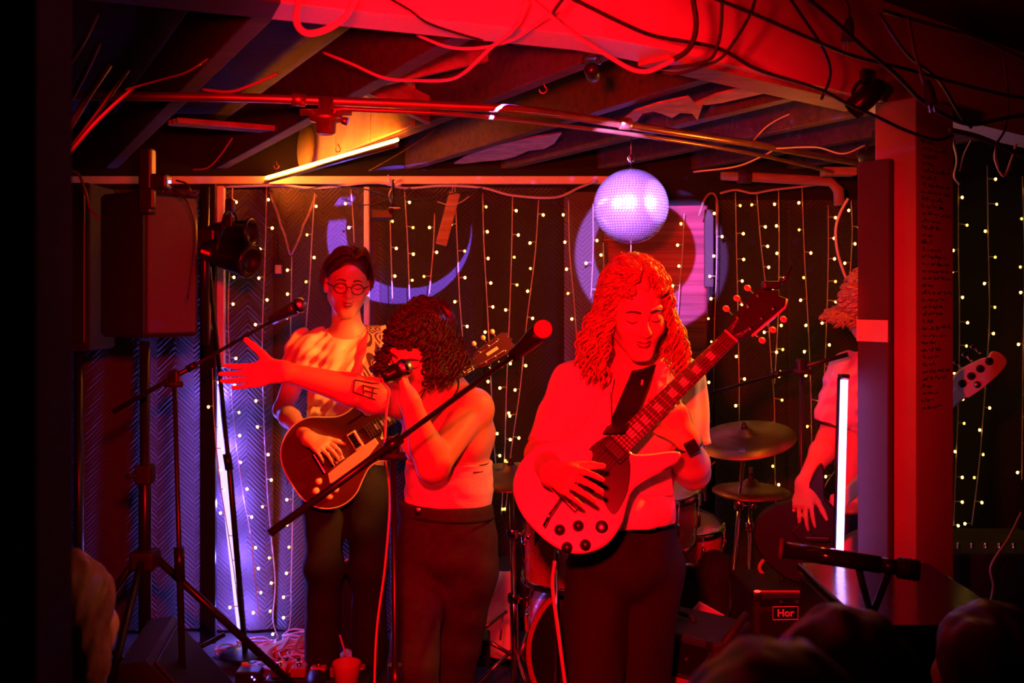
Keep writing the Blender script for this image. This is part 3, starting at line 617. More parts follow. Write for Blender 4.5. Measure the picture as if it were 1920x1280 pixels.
strand([(396, 520), (394, 600), (392, 640)], 'short fairy light strand on the black post behind the stage lights', seed=46, step=38, d=4.5)
strand([(520, 1196), (500, 1210), (470, 1222), (450, 1228)], 'fairy light strand lying on the floor by the violet tube', seed=47, step=24, d=4.5)
strand([(540, 1196), (556, 1220), (572, 1232), (545, 1240)], 'fairy light strand lying in the pile on the floor', seed=48, step=22, d=4.4)
# violet tube leaning in the corner
vt = thing('tube_light', 'tall violet light tube leaning against the quilted blanket', 'lamp', P(452, 1210, 4.55))
MB().tube(rel(vt, [P(397, 688, 4.62), P(455, 1210, 4.55)]), .017, 10).build('tube', M_['violet_tube'], vt)
for a_, b_ in (((396, 680), (397, 690)), ((455, 1206), (456, 1213))):
    MB().tube(rel(vt, [P(*a_, 4.62 if a_[1] < 900 else 4.55), P(*b_, 4.62 if a_[1] < 900 else 4.55)]), .017, 10).build('end_cap', M_['black'], vt)
for q_ in range(5):
    c_ = P(397, 688, 4.62).lerp(P(455, 1210, 4.55), .1+.2*q_); lamp('violet_tube_glow', 'POINT', c_+Vector((.0, .035, 0)), (0, 0, 0), 8, (.16, .11, 1), .02)
# mirror ball
R_ = .1425; mbx = thing('mirror_ball', 'violet-lit mirror ball hanging below the ceiling over the woman in the blazer', 'mirror ball', BALL)
mt = mat('mirror_tile', (.80, .74, .86), .23, .80)
MB().sph((0, 0, 0), R_-.002, 40, 28).build('core', mat('ball_grout', (.10, .06, .14), .6), mbx)
tb = MB(); NR = 40
for i in range(NR):
    t0, t1 = PI*i/NR, PI*(i+1)/NR; tm = (t0+t1)/2; n = max(5, int(2*PI*math.sin(tm)*NR/PI)); g = .09
    for k in range(n):
        p0, p1 = 2*PI*(k+g)/n, 2*PI*(k+1-g)/n; a0, a1 = t0+(t1-t0)*g, t1-(t1-t0)*g; jt = Vector((RNG.normal(0, .010), RNG.normal(0, .010), RNG.normal(0, .010)))
        cN = Vector((math.sin(tm)*math.cos((p0+p1)/2), math.sin(tm)*math.sin((p0+p1)/2), math.cos(tm)))
        vs = []
        for a_, p_ in ((a0, p0), (a1, p0), (a1, p1), (a0, p1)):
            v = Vector((math.sin(a_)*math.cos(p_), math.sin(a_)*math.sin(p_), math.cos(a_)))*R_
            v += cN*(v-cN*R_).dot(jt); vs.append(v)
        tb.add(vs, [(0, 1, 2, 3)])
tb.build('mirror_tiles', mt, mbx)['kind'] = 'stuff'
MB().lathe([(0, .160), (.006, .160), (.008, .148), (.02, .143), (.02, .138)], seg=16).build('cap', M_['chrome'], mbx)
MB().tube([(.012*math.sin(t), 0, .187+.018*math.cos(t)) for t in np.linspace(.5, 2*PI-.5, 14)]+[(0, 0, .16)], .0032, 6).build('hook', M_['chrome'], mbx)
MB().tube([(0, 0, -R_-.0), (0, 0, -R_-.07)], .0014, 5).build('cord', M_['red_cable'], mbx)
MB().tube([(.0, .0, .200), (0, 0, .262)], .002, 5).build('hanger', M_['steel'], mbx)
# pinspot fixture housings
def can(name, label, lo, target, r=.035, L=.09, lens=None):
    lo = Vector(lo); ax = (Vector(target)-lo).normalized(); o = thing(name, label, 'stage light', lo-ax*.03)
    q = -ax
    MB().lathe([(r*.92, -.02), (r, -.018), (r, L*.6), (r*.6, L), (0, L)], (0, 0, 0), q, 20).build('housing', M_['blackm'], o)
    MB().tube([Vector((0, 0, .01))+q*.03+Vector((r*1.15*math.cos(t), 0, r*1.3*math.sin(t))) for t in np.linspace(0, PI, 10)], .004, 6).build('yoke', M_['blackm'], o)
    MB().bbox(Vector((0, 0, r*1.3+.02))+q*.03, (.025, .03, .04), .004).build('clamp', M_['blackm'], o)
    return o
can('pinspot', 'small dark pin spotlight clamped under the brown soffit board', (1.12, 3.22, 2.03), BALL, .03, .07)
can('pinspot', 'black clip lamp at the right end of the beam', P(1592, 212, 2.8), (.3, 2.9, 1.5), .032, .09)
can('pinspot', 'small pin spotlight peeking out below the red beam near the top centre', (.20, 2.44, 2.12), BALL, .018, .035)
# stage lamps on the left
def par(px, py, d, L, r, label, ax):
    o = thing('stage_light', label, 'stage light', P(px, py, d)); ax = Vector(ax).normalized()
    MB().lathe([(0, -L), (r*.55, -L), (r*.7, -L*.85), (r, -L*.2), (r, L*.7), (r*1.12, L*.7), (r*1.12, L*.8), (r*.9, L*.8), (r*.85, L*.6), (0, L*.55)], (0, 0, 0), ax, 22).build('housing', M_['blackm'], o)
    s_ = ax.cross(Vector((0, 0, 1))).normalized()
    MB().tube([s_*(r*1.25)*math.cos(t)+Vector((0, 0, r*1.9*math.sin(t))) for t in np.linspace(0, PI, 12)], .006, 6).build('yoke', M_['blackm'], o)
    MB().bbox((0, 0, r*1.9+.015), (.03, .04, .045), .005).build('clamp', M_['blackm'], o)
    return o
par(432, 437, 3.6, .11, .045, 'black can lamp pointing right, upper of the two clamped left of the fairy lights', (1, -.25, .02))
par(430, 478, 3.55, .12, .055, 'black can lamp tilted down, lower of the two clamped left of the fairy lights', (1, -.4, -.30))
o = thing('clamp_bar', 'black upright bar and clamps carrying the two can lamps', 'bar', P(384, 470, 3.6))
MB().tube([(0, 0, -.34), (0, 0, .23)], .017, 12).build('bar', M_['blackm'], o)
MB().bbox((.01, -.02, .03), (.08, .06, .10), .01).build('clamp', M_['blackm'], o)
MB().bbox((.05, -.06, -.01), (.10, .05, .05), .012).build('clamp', M_['blackm'], o)
MB().bbox((.03, -.09, -.01), (.035, .01, .012), .003, Matrix.Rotation(.35, 3, 'Y')).build('red_knob', mat('red_knob', (.7, .08, .05), .4), o)
o = thing('clamp_lamp', 'black lamp with a tiny violet light on top of the speaker', 'stage light', P(285, 350, 3.3))
MB().bbox(P(302, 341, 3.3)-o.location, (.055, .06, .05), .008).build('housing', M_['black'], o)
MB().bbox(P(276, 340, 3.3)-o.location, (.045, .05, .22), .008).build('bracket', M_['black'], o)
MB().bbox(P(276, 372, 3.28)-o.location, (.05, .03, .07), .006).build('clamp', M_['black'], o)
MB().sph(P(318, 341, 3.29)-o.location, .006).build('indicator', M_['ledblue'], o)
# ================================================================== PEOPLE
def frame(yaw, pitch, roll):
    """head frame: yaw>0 turns the face to picture right, pitch>0 looks down, roll>0 tips the crown to picture right"""
    r = math.radians
    return (Matrix.Rotation(r(yaw), 3, 'Z') @ Matrix.Rotation(r(roll), 3, 'Y') @ Matrix.Rotation(r(pitch), 3, 'X'))
class Head:
    def __init__(s, c, R, k=1.0): s.c = Vector(c); s.R = R; s.k = k
    def w(s, x, y, z): return s.c+s.R @ (Vector((x, y, z))*s.k)
def add_head(v, h, male=False, smile=False, mouth=True):
    k = h.k; W = h.w; R = h.R
    def E(c, r, kk=.012, op='u', RR=None): v.ell(W(*c), [q*k for q in r], RR or R, kk, op)
    def C(a, b, r1, r2, kk=.010, op='u'): v.cap(W(*a), W(*b), r1*k, r2*k, kk, op)
    E((0, .015, .035), (.075, .094, .088)); E((0, -.025, -.020), (.064, .070, .085), .03)
    C((-.052, .0, -.050), (-.012, -.070, -.097), .016, .016, .03); C((.052, .0, -.050), (.012, -.070, -.097), .016, .016, .03)
    C((-.010, -.076, -.100), (.010, -.076, -.100), .017, .017, .02)
    E((0, -.060, -.060), (.034, .030, .040), .03)
    for s_ in (-1, 1):
        E((s_*.036, -.068, -.028), (.023, .020, .020), .03)
        C((s_*.012, -.090, .024), (s_*.046, -.076, .026), .009, .007, .014)
        E((s_*.078, .012, -.008), (.009, .018, .031), .008)
        E((s_*.077, .006, -.022), (.007, .010, .016), .006)
    for s_ in (-1, 1): E((s_*.031, -.098, .004), (.019, .016, .011), .012, 's')
    for s_ in (-1, 1): E((s_*.031, -.079, .003), (.0155, .0135, .0115), .004)
    C((0, -.088, .018), (0, -.112, -.024), .0075, .0105, .012); C((0, -.112, -.027), (0, -.112, -.029), .0115, .0115, .01)
    for s_ in (-1, 1): E((s_*.012, -.100, -.031), (.0085, .011, .0075), .007)
    if mouth:
        mw = .026 if smile else .022; mz = .004 if smile else 0
        C((0, -.099, -.053), (0, -.099, -.050), .004, .004, .02)
        for s_ in (-1, 1):
            C((0, -.1015, -.0555), (s_*mw*.85, -.091, -.0595+mz), .0058, .003, .005); C((0, -.0995, -.0690), (s_*mw*.8, -.089, -.0635+mz), .0068, .003, .006)
            C((0, -.110, -.0622), (s_*mw*1.05, -.0965, -.0615+mz*1.6), .0030, .0024, .003, 's')
def face_bits(h, root, smile=False, brow='brow', closed=True, mouth=True):
    W = h.w; k = h.k
    for s_ in (-1, 1):
        b = MB().tube([W(s_*x, y, z) for x, y, z in ((.013, -.0985, .0235), (.024, -.0975, .0275), (.036, -.0925, .0280), (.048, -.083, .0225))], [.0028*k, .0034*k, .003*k, .0012*k], 6); b.v = [tuple(Vector(q)-root.location) for q in b.v]; b.build('eyebrow', M_[brow], root)
        b = MB().tube([W(s_*x, y, z) for x, y, z in ((.0165, -.0900, .0000), (.024, -.0935, -.0035), (.032, -.0938, -.0045), (.040, -.0905, -.003), (.0465, -.0840, .001))], [.0008*k, .0014*k, .0017*k, .0014*k, .0008*k], 5); b.v = [tuple(Vector(q)-root.location) for q in b.v]; b.build('eyelashes', M_['brow'], root)
    if mouth:
        mz = .004 if smile else 0; mw = .026 if smile else .022
        b = MB()
        for zz_, yy_, r_ in ((-.0565, -.1045, .0042), (-.0685, -.1030, .0050)):
            b.tube([W(-mw*.85, yy_+.0115, (zz_-.062)*.3-.0615*1+.0+mz+.0) if 0 else W(-mw*.85, yy_+.012, -.0615+mz), W(-mw*.4, yy_+.003, zz_+mz*.3), W(0, yy_, zz_), W(mw*.4, yy_+.003, zz_+mz*.3), W(mw*.85, yy_+.012, -.0615+mz)], [.001*k, r_*.85*k, r_*k, r_*.85*k, .001*k], 8)
        b.v = [tuple(Vector(q)-root.location) for q in b.v]; b.build('lips', M_['lip'], root)
def add_hand(v, wr, fwd, pal, thumb, L=.18, curls=(.5, .55, .6, .65), spread=.10, tcurl=.3, tout=.9, k=1.0, wrist_r=.026):
    """wr wrist; fwd to knuckles; pal palm normal; thumb = side the thumb is on; curls = bend per joint of index..little"""
    f = Vector(fwd).normalized(); n = Vector(pal); n = (n-f*n.dot(f)).normalized(); t = Vector(thumb); t = (t-f*t.dot(f)-n*t.dot(n)).normalized()
    wr = Vector(wr); s = L/.18*k
    kn = wr+f*.088*s
    v.ecap(wr+f*.012*s, wr+f*.080*s, .027*s, .017*s, .039*s, .0135*s, t, .018)
    v.cap(wr, wr+f*.02*s, wrist_r*k, .022*s, .02)
    v.cap(wr+t*.020*s+f*.025*s+n*.006*s, wr+t*.030*s+f*.055*s+n*.008*s, .015*s, .013*s, .014)
    for i, (off, ln) in enumerate(((.030, .078), (.0105, .088), (-.010, .082), (-.029, .064))):
        base = wr+f*(.080-(.004 if i == 0 else .010*(i == 3)))*s+t*off*s; d = (f+t*spread*(1.3-i*.9)).normalized(); c = curls[i]; r = (.0088, .0090, .0086, .0076)[i]*s
        p = base; a = c*.75
        v.cap(base-d*.02*s, base, r*1.05, r*1.05, .006)
        for j, q in enumerate((.46, .30, .24)):
            dd = d*math.cos(a)+n*math.sin(a); e_ = p+dd*ln*q*s; v.cap(p, e_, r*(1-.08*j), r*(.93-.09*j), .0035); p = e_; a += c
    b = wr+t*.026*s+f*.030*s+n*.004*s; a = tcurl; d0 = (f*.75+t*tout+n*.25).normalized()
    for j, q in enumerate((.040, .034, .028)):
        dd = (d0*math.cos(a*j)+(f*.7+n*.7).normalized()*math.sin(a*j)).normalized(); e_ = b+dd*q*s; v.cap(b, e_, (.0135, .0108, .0098)[j]*s, (.0108, .0098, .0082)[j]*s, .006); b = e_
def add_arm(v, sh, el, wr, r=(.052, .041, .043, .026), k=.02):
    sh, el, wr = Vector(sh), Vector(el), Vector(wr)
    v.cap(sh, el, r[0], r[1], k); m = el.lerp(wr, .28); v.cap(el, m, r[1]*.97, r[2], k); v.cap(m, wr, r[2], r[3], k)
    v.cap(el, el+(el-(sh+wr)/2).normalized()*.006, r[1]*.9, r[1]*.8, k)
def add_torso(v, N, C, Wt, H, xa, sw, cw, cdp, ww, wd, hw, hd, k=.05, bust=0, shl=None, shr=None):
    """N neck base, C chest centre, Wt waist, H hips (world)"""
    N, C, Wt, H = map(Vector, (N, C, Wt, H)); xa = Vector(xa).normalized()
    v.ecap(C+(N-C)*.35, C, cw*.86, cdp*.85, cw, cdp, xa, k); v.ecap(C, Wt, cw, cdp, ww, wd, xa, k); v.ecap(Wt, H, ww, wd, hw, hd, xa, k)
    a = shl or N-xa*sw-Vector((0, 0, .05)); b = shr or N+xa*sw-Vector((0, 0, .05))
    for q in (a, b):
        v.cap(N-Vector((0, 0, .015)), q, .042, .046, .05); v.cap(C+(N-C)*.3+(q-N)*.3, q, .07, .05, .05)
    if bust:
        fw = Vector((0, 0, 1)).cross(xa)*-1 if Vector((0, 0, 1)).cross(xa).y > 0 else Vector((0, 0, 1)).cross(xa)
        for s_ in (-1, 1): v.ell(C+xa*s_*.065+fw*(cdp*.72)-Vector((0, 0, .015)), (.062, .055, .062), None, .04)
def folds(amp, dirv, fr, seed=0, z0=None):
    rr = np.random.RandomState(seed); D_ = [np.array(dirv)+rr.normal(0, .35, 3) for _ in range(4)]; ph = rr.rand(4)*6
    def f(X):
        o = 0
        for i, d in enumerate(D_):
            d = (d/np.linalg.norm(d)).astype(np.float32); q = X @ d*fr*(1+.45*i)+ph[i]; q2 = X @ np.roll(d, 1)*fr*.4
            o = o+np.sin(q+1.3*np.sin(q2))/(1+.6*i)
        return (o*amp*.5).astype(np.float32)
    return f
def legs(v, H, xa, hipw, knees, feet, r=(.092, .060, .052), flare=None, k=.03):
    H = Vector(H); xa = Vector(xa).normalized()
    v.ecap(H+Vector((0, 0, .09)), H-Vector((0, 0, .03)), hipw*.88, .10, hipw, .112, xa, .05)
    for s_, kn, ft in ((-1, knees[0], feet[0]), (1, knees[1], feet[1])):
        hp = H+xa*s_*hipw*.48-Vector((0, 0, .06)); v.cap(hp, kn, r[0], r[1], k); v.cap(kn, ft, r[1], flare or r[2], k)
def shoe(px, root, m='black'):
    a = Vector(px); v = Vol(); v.ell(a+Vector((0, -.06, .035)), (.048, .14, .038)); v.ell(a+Vector((0, .02, .06)), (.042, .06, .055), None, .02)
    return v.mesh('shoe', .010, M_[m], root, cuts=[half(a+Vector((0, 0, .002)), (0, 0, -1))])
def curl_hair(h, root, m, n, length, rad=.014, pitch=.045, tr=.0042, vol=1.12, seed=0, front=2.25, top_y=(-.06, .07), base=True, drift=.10, amin=0, tmax=1.0, namebase='hair'):
    rr = np.random.RandomState(seed); b = MB()
    for i in range(n):
        az = rr.uniform(amin, front)*rr.choice((-1, 1)); sx = 1 if az > 0 else -1     # azimuth measured from the back
        Lr = length*rr.uniform(.72, 1.08); y0 = rr.uniform(*top_y); vo = vol*rr.uniform(.93, 1.10)
        pts = []; 
        dirx, diry = math.sin(az), math.cos(az)
        start = np.array([sx*.008, y0, .123*vo])
        rim = np.array([.088*dirx*vo, .015+.108*diry*vo, .0])
        for t in np.linspace(0, tmax, 9):
            th = t*PI/2; p = np.array([start[0]*(1-math.sin(th))+rim[0]*math.sin(th), start[1]*(1-math.sin(th))+rim[1]*math.sin(th), start[2]*math.cos(th)]); pts.append(h.w(*p))
        last = pts[-1]; out = (h.R @ Vector((dirx, diry*.8, 0))); out.z = 0
        m_ = max(3, int(Lr/.018)); dr = drift*rr.uniform(.4, 1.4)
        for j in range(1, m_+1):
            q = j/m_; pts.append(last+out*dr*math.sin(q*PI*.62)+Vector((0, 0, -Lr*q)))
        ph = rr.rand()*6; rd_ = rad*rr.uniform(.6, 1.25); pi_ = pitch*rr.uniform(.8, 1.25); path = []; acc = 0
        fine = smooth_path(pts, 4)
        for j, p in enumerate(fine):
            if j: acc += (p-fine[j-1]).length
            t_ = (fine[min(j+1, len(fine)-1)]-fine[max(j-1, 0)]).normalized(); a_ = t_.orthogonal().normalized(); c_ = t_.cross(a_); g = min(1, j/10)
            path.append(p+(a_*math.cos(acc/pi_*2*PI+ph)+c_*math.sin(acc/pi_*2*PI+ph))*rd_*g)
        N_ = len(path); r_ = tr*rr.uniform(.7, 1.3)
        b.tube(path, [r_*(.6+.4*min(1, k_/4))*(1 if k_ < N_-5 else (N_-k_)/6) for k_ in range(N_)], 5)
    b.v = [tuple(Vector(q)-root.location) for q in b.v]
    o = b.build(namebase, M_[m], root); o['kind'] = 'stuff'
    return o
def place(root, b, name, m):
    b.v = [tuple(Vector(q)-root.location) for q in b.v]; return b.build(name, M_[m], root)
VX = .0052
# ------------------------------------------------------------------ the standing man with glasses
root = thing('person', 'man with short brown hair, glasses and cream tee playing the dark red guitar', 'person', P(650, 1262, 4.1))
h = Head(P(651, 533, 4.06), frame(14, 8, 4), 1.08)
sl, sr_ = P(574, 652, 4.12), P(728, 650, 4.12); el, wl_ = P(531, 768, 4.16), P(578, 822, 3.83); er, wr_ = P(762, 775, 4.10), P(768, 742, 3.86)
N = P(652, 625, 4.12); C = P(652, 700, 4.12); Wt = P(652, 800, 4.12); H = P(648, 872, 4.12)
v = Vol(); add_head(v, h, True); v.cap(h.w(0, .02, -.07), N, .056, .062, .03)
add_torso(v, N, C, Wt, H, (1, 0, 0), .16, .165, .105, .145, .095, .16, .105, shl=sl, shr=sr_)
add_arm(v, sl, el, wl_, (.050, .040, .042, .027)); add_arm(v, sr_, er, wr_, (.050, .040, .042, .027))
add_hand(v, wl_, P(622, 846, 3.76)-wl_, (.1, .5, -.7), (.45, -.5, .5), curls=(.45, .5, .55, .6), tcurl=.25, tout=.6)
add_hand(v, wr_, (.1, -.1, 1), (-.6, .6, 0), (-.5, -.6, .2), curls=(.7, .7, .7, .75))
v.mesh('body', VX, M_['skin'], root)
face_bits(h, root)
b = MB()
for e_, s_, q_ in ((sl.lerp(el, .50), sl, el), (sr_.lerp(er, .50), sr_, er)):
    ax_ = (q_-s_).normalized(); u_ = ax_.orthogonal().normalized(); w_ = ax_.cross(u_); b.tube([e_+(u_*math.cos(a)+w_*math.sin(a))*.0715 for a in np.linspace(0, 2*PI, 26)], .004, 6)
place(root, b, 'sleeve_hem', 'tee')
t = Vol(); add_torso(t, N, C, Wt, H, (1, 0, 0), .16, .165, .105, .150, .100, .155, .105, shl=sl, shr=sr_); t.cap(sl, sl.lerp(el, .56), .056, .060, .03); t.cap(sr_, sr_.lerp(er, .56), .056, .060, .03)
eL, eR = sl.lerp(el, .50), sr_.lerp(er, .5)
t.mesh('tee_shirt', VX, M_['tee'], root, .014, cuts=[hole(N+Vector((0, -.035, .055)), .088), half(P(650, 824, 4.1), (0, 0, -1)), lambda X: np.minimum(half(eL, el-sl)(X), half((eL+Vector((.07, 0, 0))), (-1, 0, 0))(X)*1.0), lambda X: np.minimum(half(eR, er-sr_)(X), half((eR-Vector((.07, 0, 0))), (1, 0, 0))(X))], warp=folds(.011, (.7, .1, -.6), 75, 3))
p = Vol(); legs(p, P(646, 880, 4.12), (1, 0, 0), .165, (P(607, 1060, 4.08), P(692, 1060, 4.10)), (P(604, 1248, 4.16), P(692, 1248, 4.16)), (.094, .068, .056), .066)
p.mesh('trousers', .007, M_['cloth_black'], root, .006, cuts=[half(P(650, 818, 4.1), (0, 0, 1)), half((0, 0, .03), (0, 0, -1))], warp=folds(.006, (.3, .1, 1), 22, 5))
shoe((P(604, 1248, 4.16).x, 4.14, 0), root); shoe((P(692, 1248, 4.16).x, 4.14, 0), root)
# hair: swept cap with lengths over the ears
k = h.k
hv = Vol(); hv.ell(h.w(0, .028, .050), (.084*k, .102*k, .088*k), h.R); hv.ell(h.w(0, .065, -.03), (.066*k, .06*k, .07*k), h.R, .03)
hv.ell(h.w(.004, -.10, -.010), (.070*k, .060*k, .108*k), h.R, .008, 's')
hv.mesh('hair_base', .005, M_['hair_brown'], root)
curl_hair(h, root, 'hair_brown', 300, .022, .003, .16, .0032, 1.05, 31, front=1.62, drift=-.01, top_y=(-.05, .05))
b = MB(); rr = np.random.RandomState(9)
for i in range(150):   # long top hair swept sideways and back from a part, off the forehead
    u = rr.rand(); sx = -1 if rr.rand() < .62 else 1; y0 = -.082+.05*u; e1 = rr.uniform(.95, 1.12)
    b.tube(smooth_path([h.w(.016+rr.uniform(-.004, .004), y0, .104+.012*u), h.w(.016+sx*.030, y0+rr.uniform(-.006, .004), .128*e1+.004*u), h.w(sx*.058+.008, y0+.012, .112*e1), h.w(sx*.084, y0+.035, .070), h.w(sx*.090, y0+.060, .024+rr.uniform(-.01, .012))], 5), [.0034]*17+[.003, .002, .0015, .001], 5)
for i in range(34):   # lock falling across the temple
    u = rr.rand(); b.tube(smooth_path([h.w(.012, -.084+.01*u, .106), h.w(-.018, -.100, .108+.004*u), h.w(-.046, -.094-.004*u, .088), h.w(-.070, -.068, .054+.01*u), h.w(-.080, -.038, .022+.01*u)], 5), [.003]*17+[.0025, .002, .0012, .001], 5)
place(root, b, 'fringe', 'hair_brown')['kind'] = 'stuff'
gl = MB()
for s_ in (-1, 1):
    gl.tube([h.w(s_*.031+.023*math.cos(t), -.102+.006*abs(math.cos(t)) if 0 else -.104+.010*max(0, s_*math.cos(t)), -.004+.019*math.sin(t)) for t in np.linspace(0, 2*PI, 25)], .0019*k, 5)
    gl.tube([h.w(s_*.054, -.094, .0), h.w(s_*.074, -.05, .004), h.w(s_*.080, .01, .004)], .0019*k, 5)
gl.tube([h.w(-.008, -.104, .0), h.w(0, -.107, .003), h.w(.008, -.104, .0)], .0019*k, 5)
place(root, gl, 'glasses', 'blackm')
ms = Vol(); 
for s_ in (-1, 1): ms.cap(h.w(0, -.1015, -.048), h.w(s_*.022, -.092, -.054), .0036*k, .0022*k, .003)
ms.mesh('moustache', .0022, mat('stubble', (.22, .08, .05), .8) and M_['hair_brown'], root)
# ------------------------------------------------------------------ the singer
root = thing('person', 'curly-haired singer in a strapless top holding a microphone, one arm stretched out', 'person', P(830, 1400, 3.0))
h = Head(P(787, 652, 2.98), frame(-24, 30, 12), 1.0)
xa = Vector((.92, .38, 0)).normalized(); xa = Vector((.96, -.25, 0)).normalized()
sl, sr_ = P(783, 762, 3.08), P(888, 765, 2.98)
el, wl_ = P(700, 742, 2.90), P(532, 696, 2.74); er, wr_ = P(812, 872, 2.80), P(768, 752, 2.74)
N = P(838, 728, 3.08); C = P(843, 812, 3.06); Wt = P(842, 905, 3.05); H = P(838, 985, 3.05)
def sing_torso(q): add_torso(q, N, C, Wt, H, xa, .13, .128, .095, .112, .085, .132, .090, bust=1, shl=sl, shr=sr_)
v = Vol(); add_head(v, h); v.cap(h.w(0, .03, -.06), N, .047, .052, .03); sing_torso(v)
add_arm(v, sl, el, wl_, (.048, .050, .045, .026)); add_arm(v, sr_, er, wr_, (.050, .045, .045, .027))
add_hand(v, wl_, (-1, -.05, -.14), (-.15, -.75, .55), (.05, .15, 1), L=.185, curls=(.10, .08, .12, .10), spread=.07, tcurl=.12, tout=.95, wrist_r=.025)
add_hand(v, wr_, P(752, 700, 2.76)-wr_, (-.75, .10, .05), (.05, .75, .5), L=.17, curls=(.95, 1.0, 1.0, 1.0), tcurl=.35, tout=.5)
v.mesh('body', .0045, M_['skin2'], root)
face_bits(h, root, mouth=False)
t = Vol(); sing_torso(t)
t.mesh('strapless_top', VX, M_['topm'], root, .007, cuts=[half(P(845, 868, 3.0), (.0, 0, 1)), half(P(845, 952, 3.0), (0, 0, -1))], warp=folds(.002, (0, 0, 1), 90, 2))
b = MB()
for yy in (864, 876):
    b.tube([C+Vector((xa.x*.128*math.cos(a), xa.y*.128*math.cos(a)-.103*math.sin(a), 0))+Vector((0, 0, P(0, yy, 3.05).z-C.z)) for a in np.linspace(-.5, .9, 10)], .0022, 5)
place(root, b, 'strap', 'maroon')
p = Vol(); legs(p, P(836, 1010, 3.05), xa, .160, (P(776, 1250, 2.92), P(850, 1250, 3.12)), (P(785, 1520, 3.0), P(838, 1520, 3.24)), (.088, .066, .055), .062, k=.015)
p.mesh('jeans', .007, M_['jeans'], root, .004, cuts=[half(P(840, 946, 3.0), (0, 0, 1)), half((0, 0, .03), (0, 0, -1))], warp=folds(.006, (.2, .1, 1), 30, 9))
b = MB().tube([P(836, 962, 3.05)+Vector((.153*math.cos(a)*xa.x, -.118*math.sin(a)+.15*math.cos(a)*xa.y, 0)) for a in np.linspace(0, 2*PI, 30)], .004, 6); place(root, b, 'waist_seam', 'cloth_black')
place(root, MB().lathe([(0, .004), (.009, .004), (.010, 0)], P(783, 957, 2.925), (-.3, -1, 0), 12), 'button', 'steel')
shoe((P(795, 1520, 3.05).x, 3.03, 0), root); shoe((P(870, 1520, 3.15).x, 3.13, 0), root)
hv = Vol(); hv.ell(h.w(0, .03, .055), (.090, .105, .088), h.R); hv.ell(h.w(0, .065, -.02), (.085, .07, .09), h.R, .03); hv.ell(h.w(0, -.092, -.01), (.068, .064, .108), h.R, .01, 's')
hv.mesh('hair_base', .005, M_['hair_dark'], root, warp=folds(.008, (1, 1, 1), 120, 1))
curl_hair(h, root, 'hair_dark', 420, .075, .010, .036, .0032, 1.03, 4, front=2.45, drift=.035, top_y=(-.085, .06))
curl_hair(h, root, 'hair_dark', 90, .012, .008, .03, .0032, 1.03, 14, front=3.14, amin=2.2, tmax=.60, drift=.02, top_y=(-.085, .0), namebase='fringe')
b = MB().tube(smooth_path([P(858, 700, 3.03), P(858, 730, 2.98), P(835, 762, 2.94), P(812, 785, 2.91), P(797, 803, 2.86)]), .0028, 6)
b.tube(smooth_path([P(797, 730, 2.93), P(788, 748, 2.9), P(776, 772, 2.9)]), .0028, 6); place(root, b, 'neck_cord', 'black_cable')
def on_arm(px, py, c, r, dirn):  # nudge a mark onto the skin of a limb
    return Vector(c)
tt = MB()
for seg in (((665, 712), (722, 722)), ((665, 712), (662, 735)), ((662, 735), (700, 748)), ((722, 722), (728, 752)), ((680, 722), (712, 730)), ((680, 722), (682, 738)), ((700, 727), (697, 745)), ((712, 730), (714, 752)), ((684, 732), (716, 741)), ((690, 745), (726, 756))):
    q = []
    for tq in np.linspace(0, 1, 5):
        px, py = seg[0][0]+(seg[1][0]-seg[0][0])*tq, seg[0][1]+(seg[1][1]-seg[0][1])*tq
        # intersect the view ray with the forearm tube
        o_, d_ = Vector((0, 0, HC)), (P(px, py, 1)-Vector((0, 0, HC))).normalized(); best = None
        for dd in np.linspace(2.6, 3.0, 161):
            X = o_+d_*dd; ax_ = wl_-el; tt_ = max(0, min(1, (X-el).dot(ax_)/ax_.length_squared)); cen = el+ax_*tt_; rr_ = .0520-.004*tt_
            if (X-cen).length < rr_+.0008: best = X; break
        if best is not None: q.append(best)
    if len(q) > 1: tt.tube(q, .0022, 5)
place(root, tt, 'tattoo', 'ink_tat')
# ------------------------------------------------------------------ the woman in the blazer
root = thing('person', 'ginger-haired woman in a white blazer and black trousers playing the white guitar', 'person', P(1170, 1600, 2.75))
h = Head(P(1191, 578, 2.66), frame(8, 20, -3), 1.0)
xa = Vector((1, .12, 0)).normalized()
sl, sr_ = P(1082, 725, 2.76), P(1272, 722, 2.80); el, wl_ = P(1016, 852, 2.70), P(1034, 888, 2.45); er, wr_ = P(1296, 868, 2.80), P(1284, 832, 2.66)
N = P(1180, 690, 2.78); C = P(1176, 770, 2.78); Wt = P(1172, 890, 2.78); H = P(1172, 985, 2.80)
def wt(q): add_torso(q, N, C, Wt, H, xa, .15, .142, .098, .120, .086, .132, .086, bust=1, shl=sl, shr=sr_)
v = Vol(); add_head(v, h, smile=True); v.cap(h.w(0, .03, -.06), N, .048, .054, .03); wt(v)
er2 = P(1300, 885, 2.76)
add_arm(v, sl, el, wl_, (.050, .044, .044, .028)); add_arm(v, sr_, er2, P(1290, 826, 2.62), (.050, .044, .046, .029))
add_hand(v, wl_, P(1074, 902, 2.37)-wl_, (.15, .75, -.35), (.25, -.2, .8), L=.18, curls=(.35, .42, .5, .55), tcurl=.2, tout=.45)
add_hand(v, P(1290, 826, 2.62), P(1256, 765, 2.60)-P(1290, 826, 2.62), (-.35, .75, .15), (-.75, .1, -.45), L=.19, curls=(.62, .68, .72, .75), spread=.14, tcurl=.3, tout=.55)
v.mesh('body', .0045, M_['skin2'], root)
face_bits(h, root, smile=True, brow='hair_brown')
t = Vol(); wt(t); t.cap(sl, sl.lerp(el, .92), .054, .046, .03); t.cap(sr_, sr_.lerp(er2, .78), .054, .050, .03)
t.ell(P(1178, 960, 2.74), (.160, .115, .075), None, .05)
hemL = P(1122, 975, 2.66)
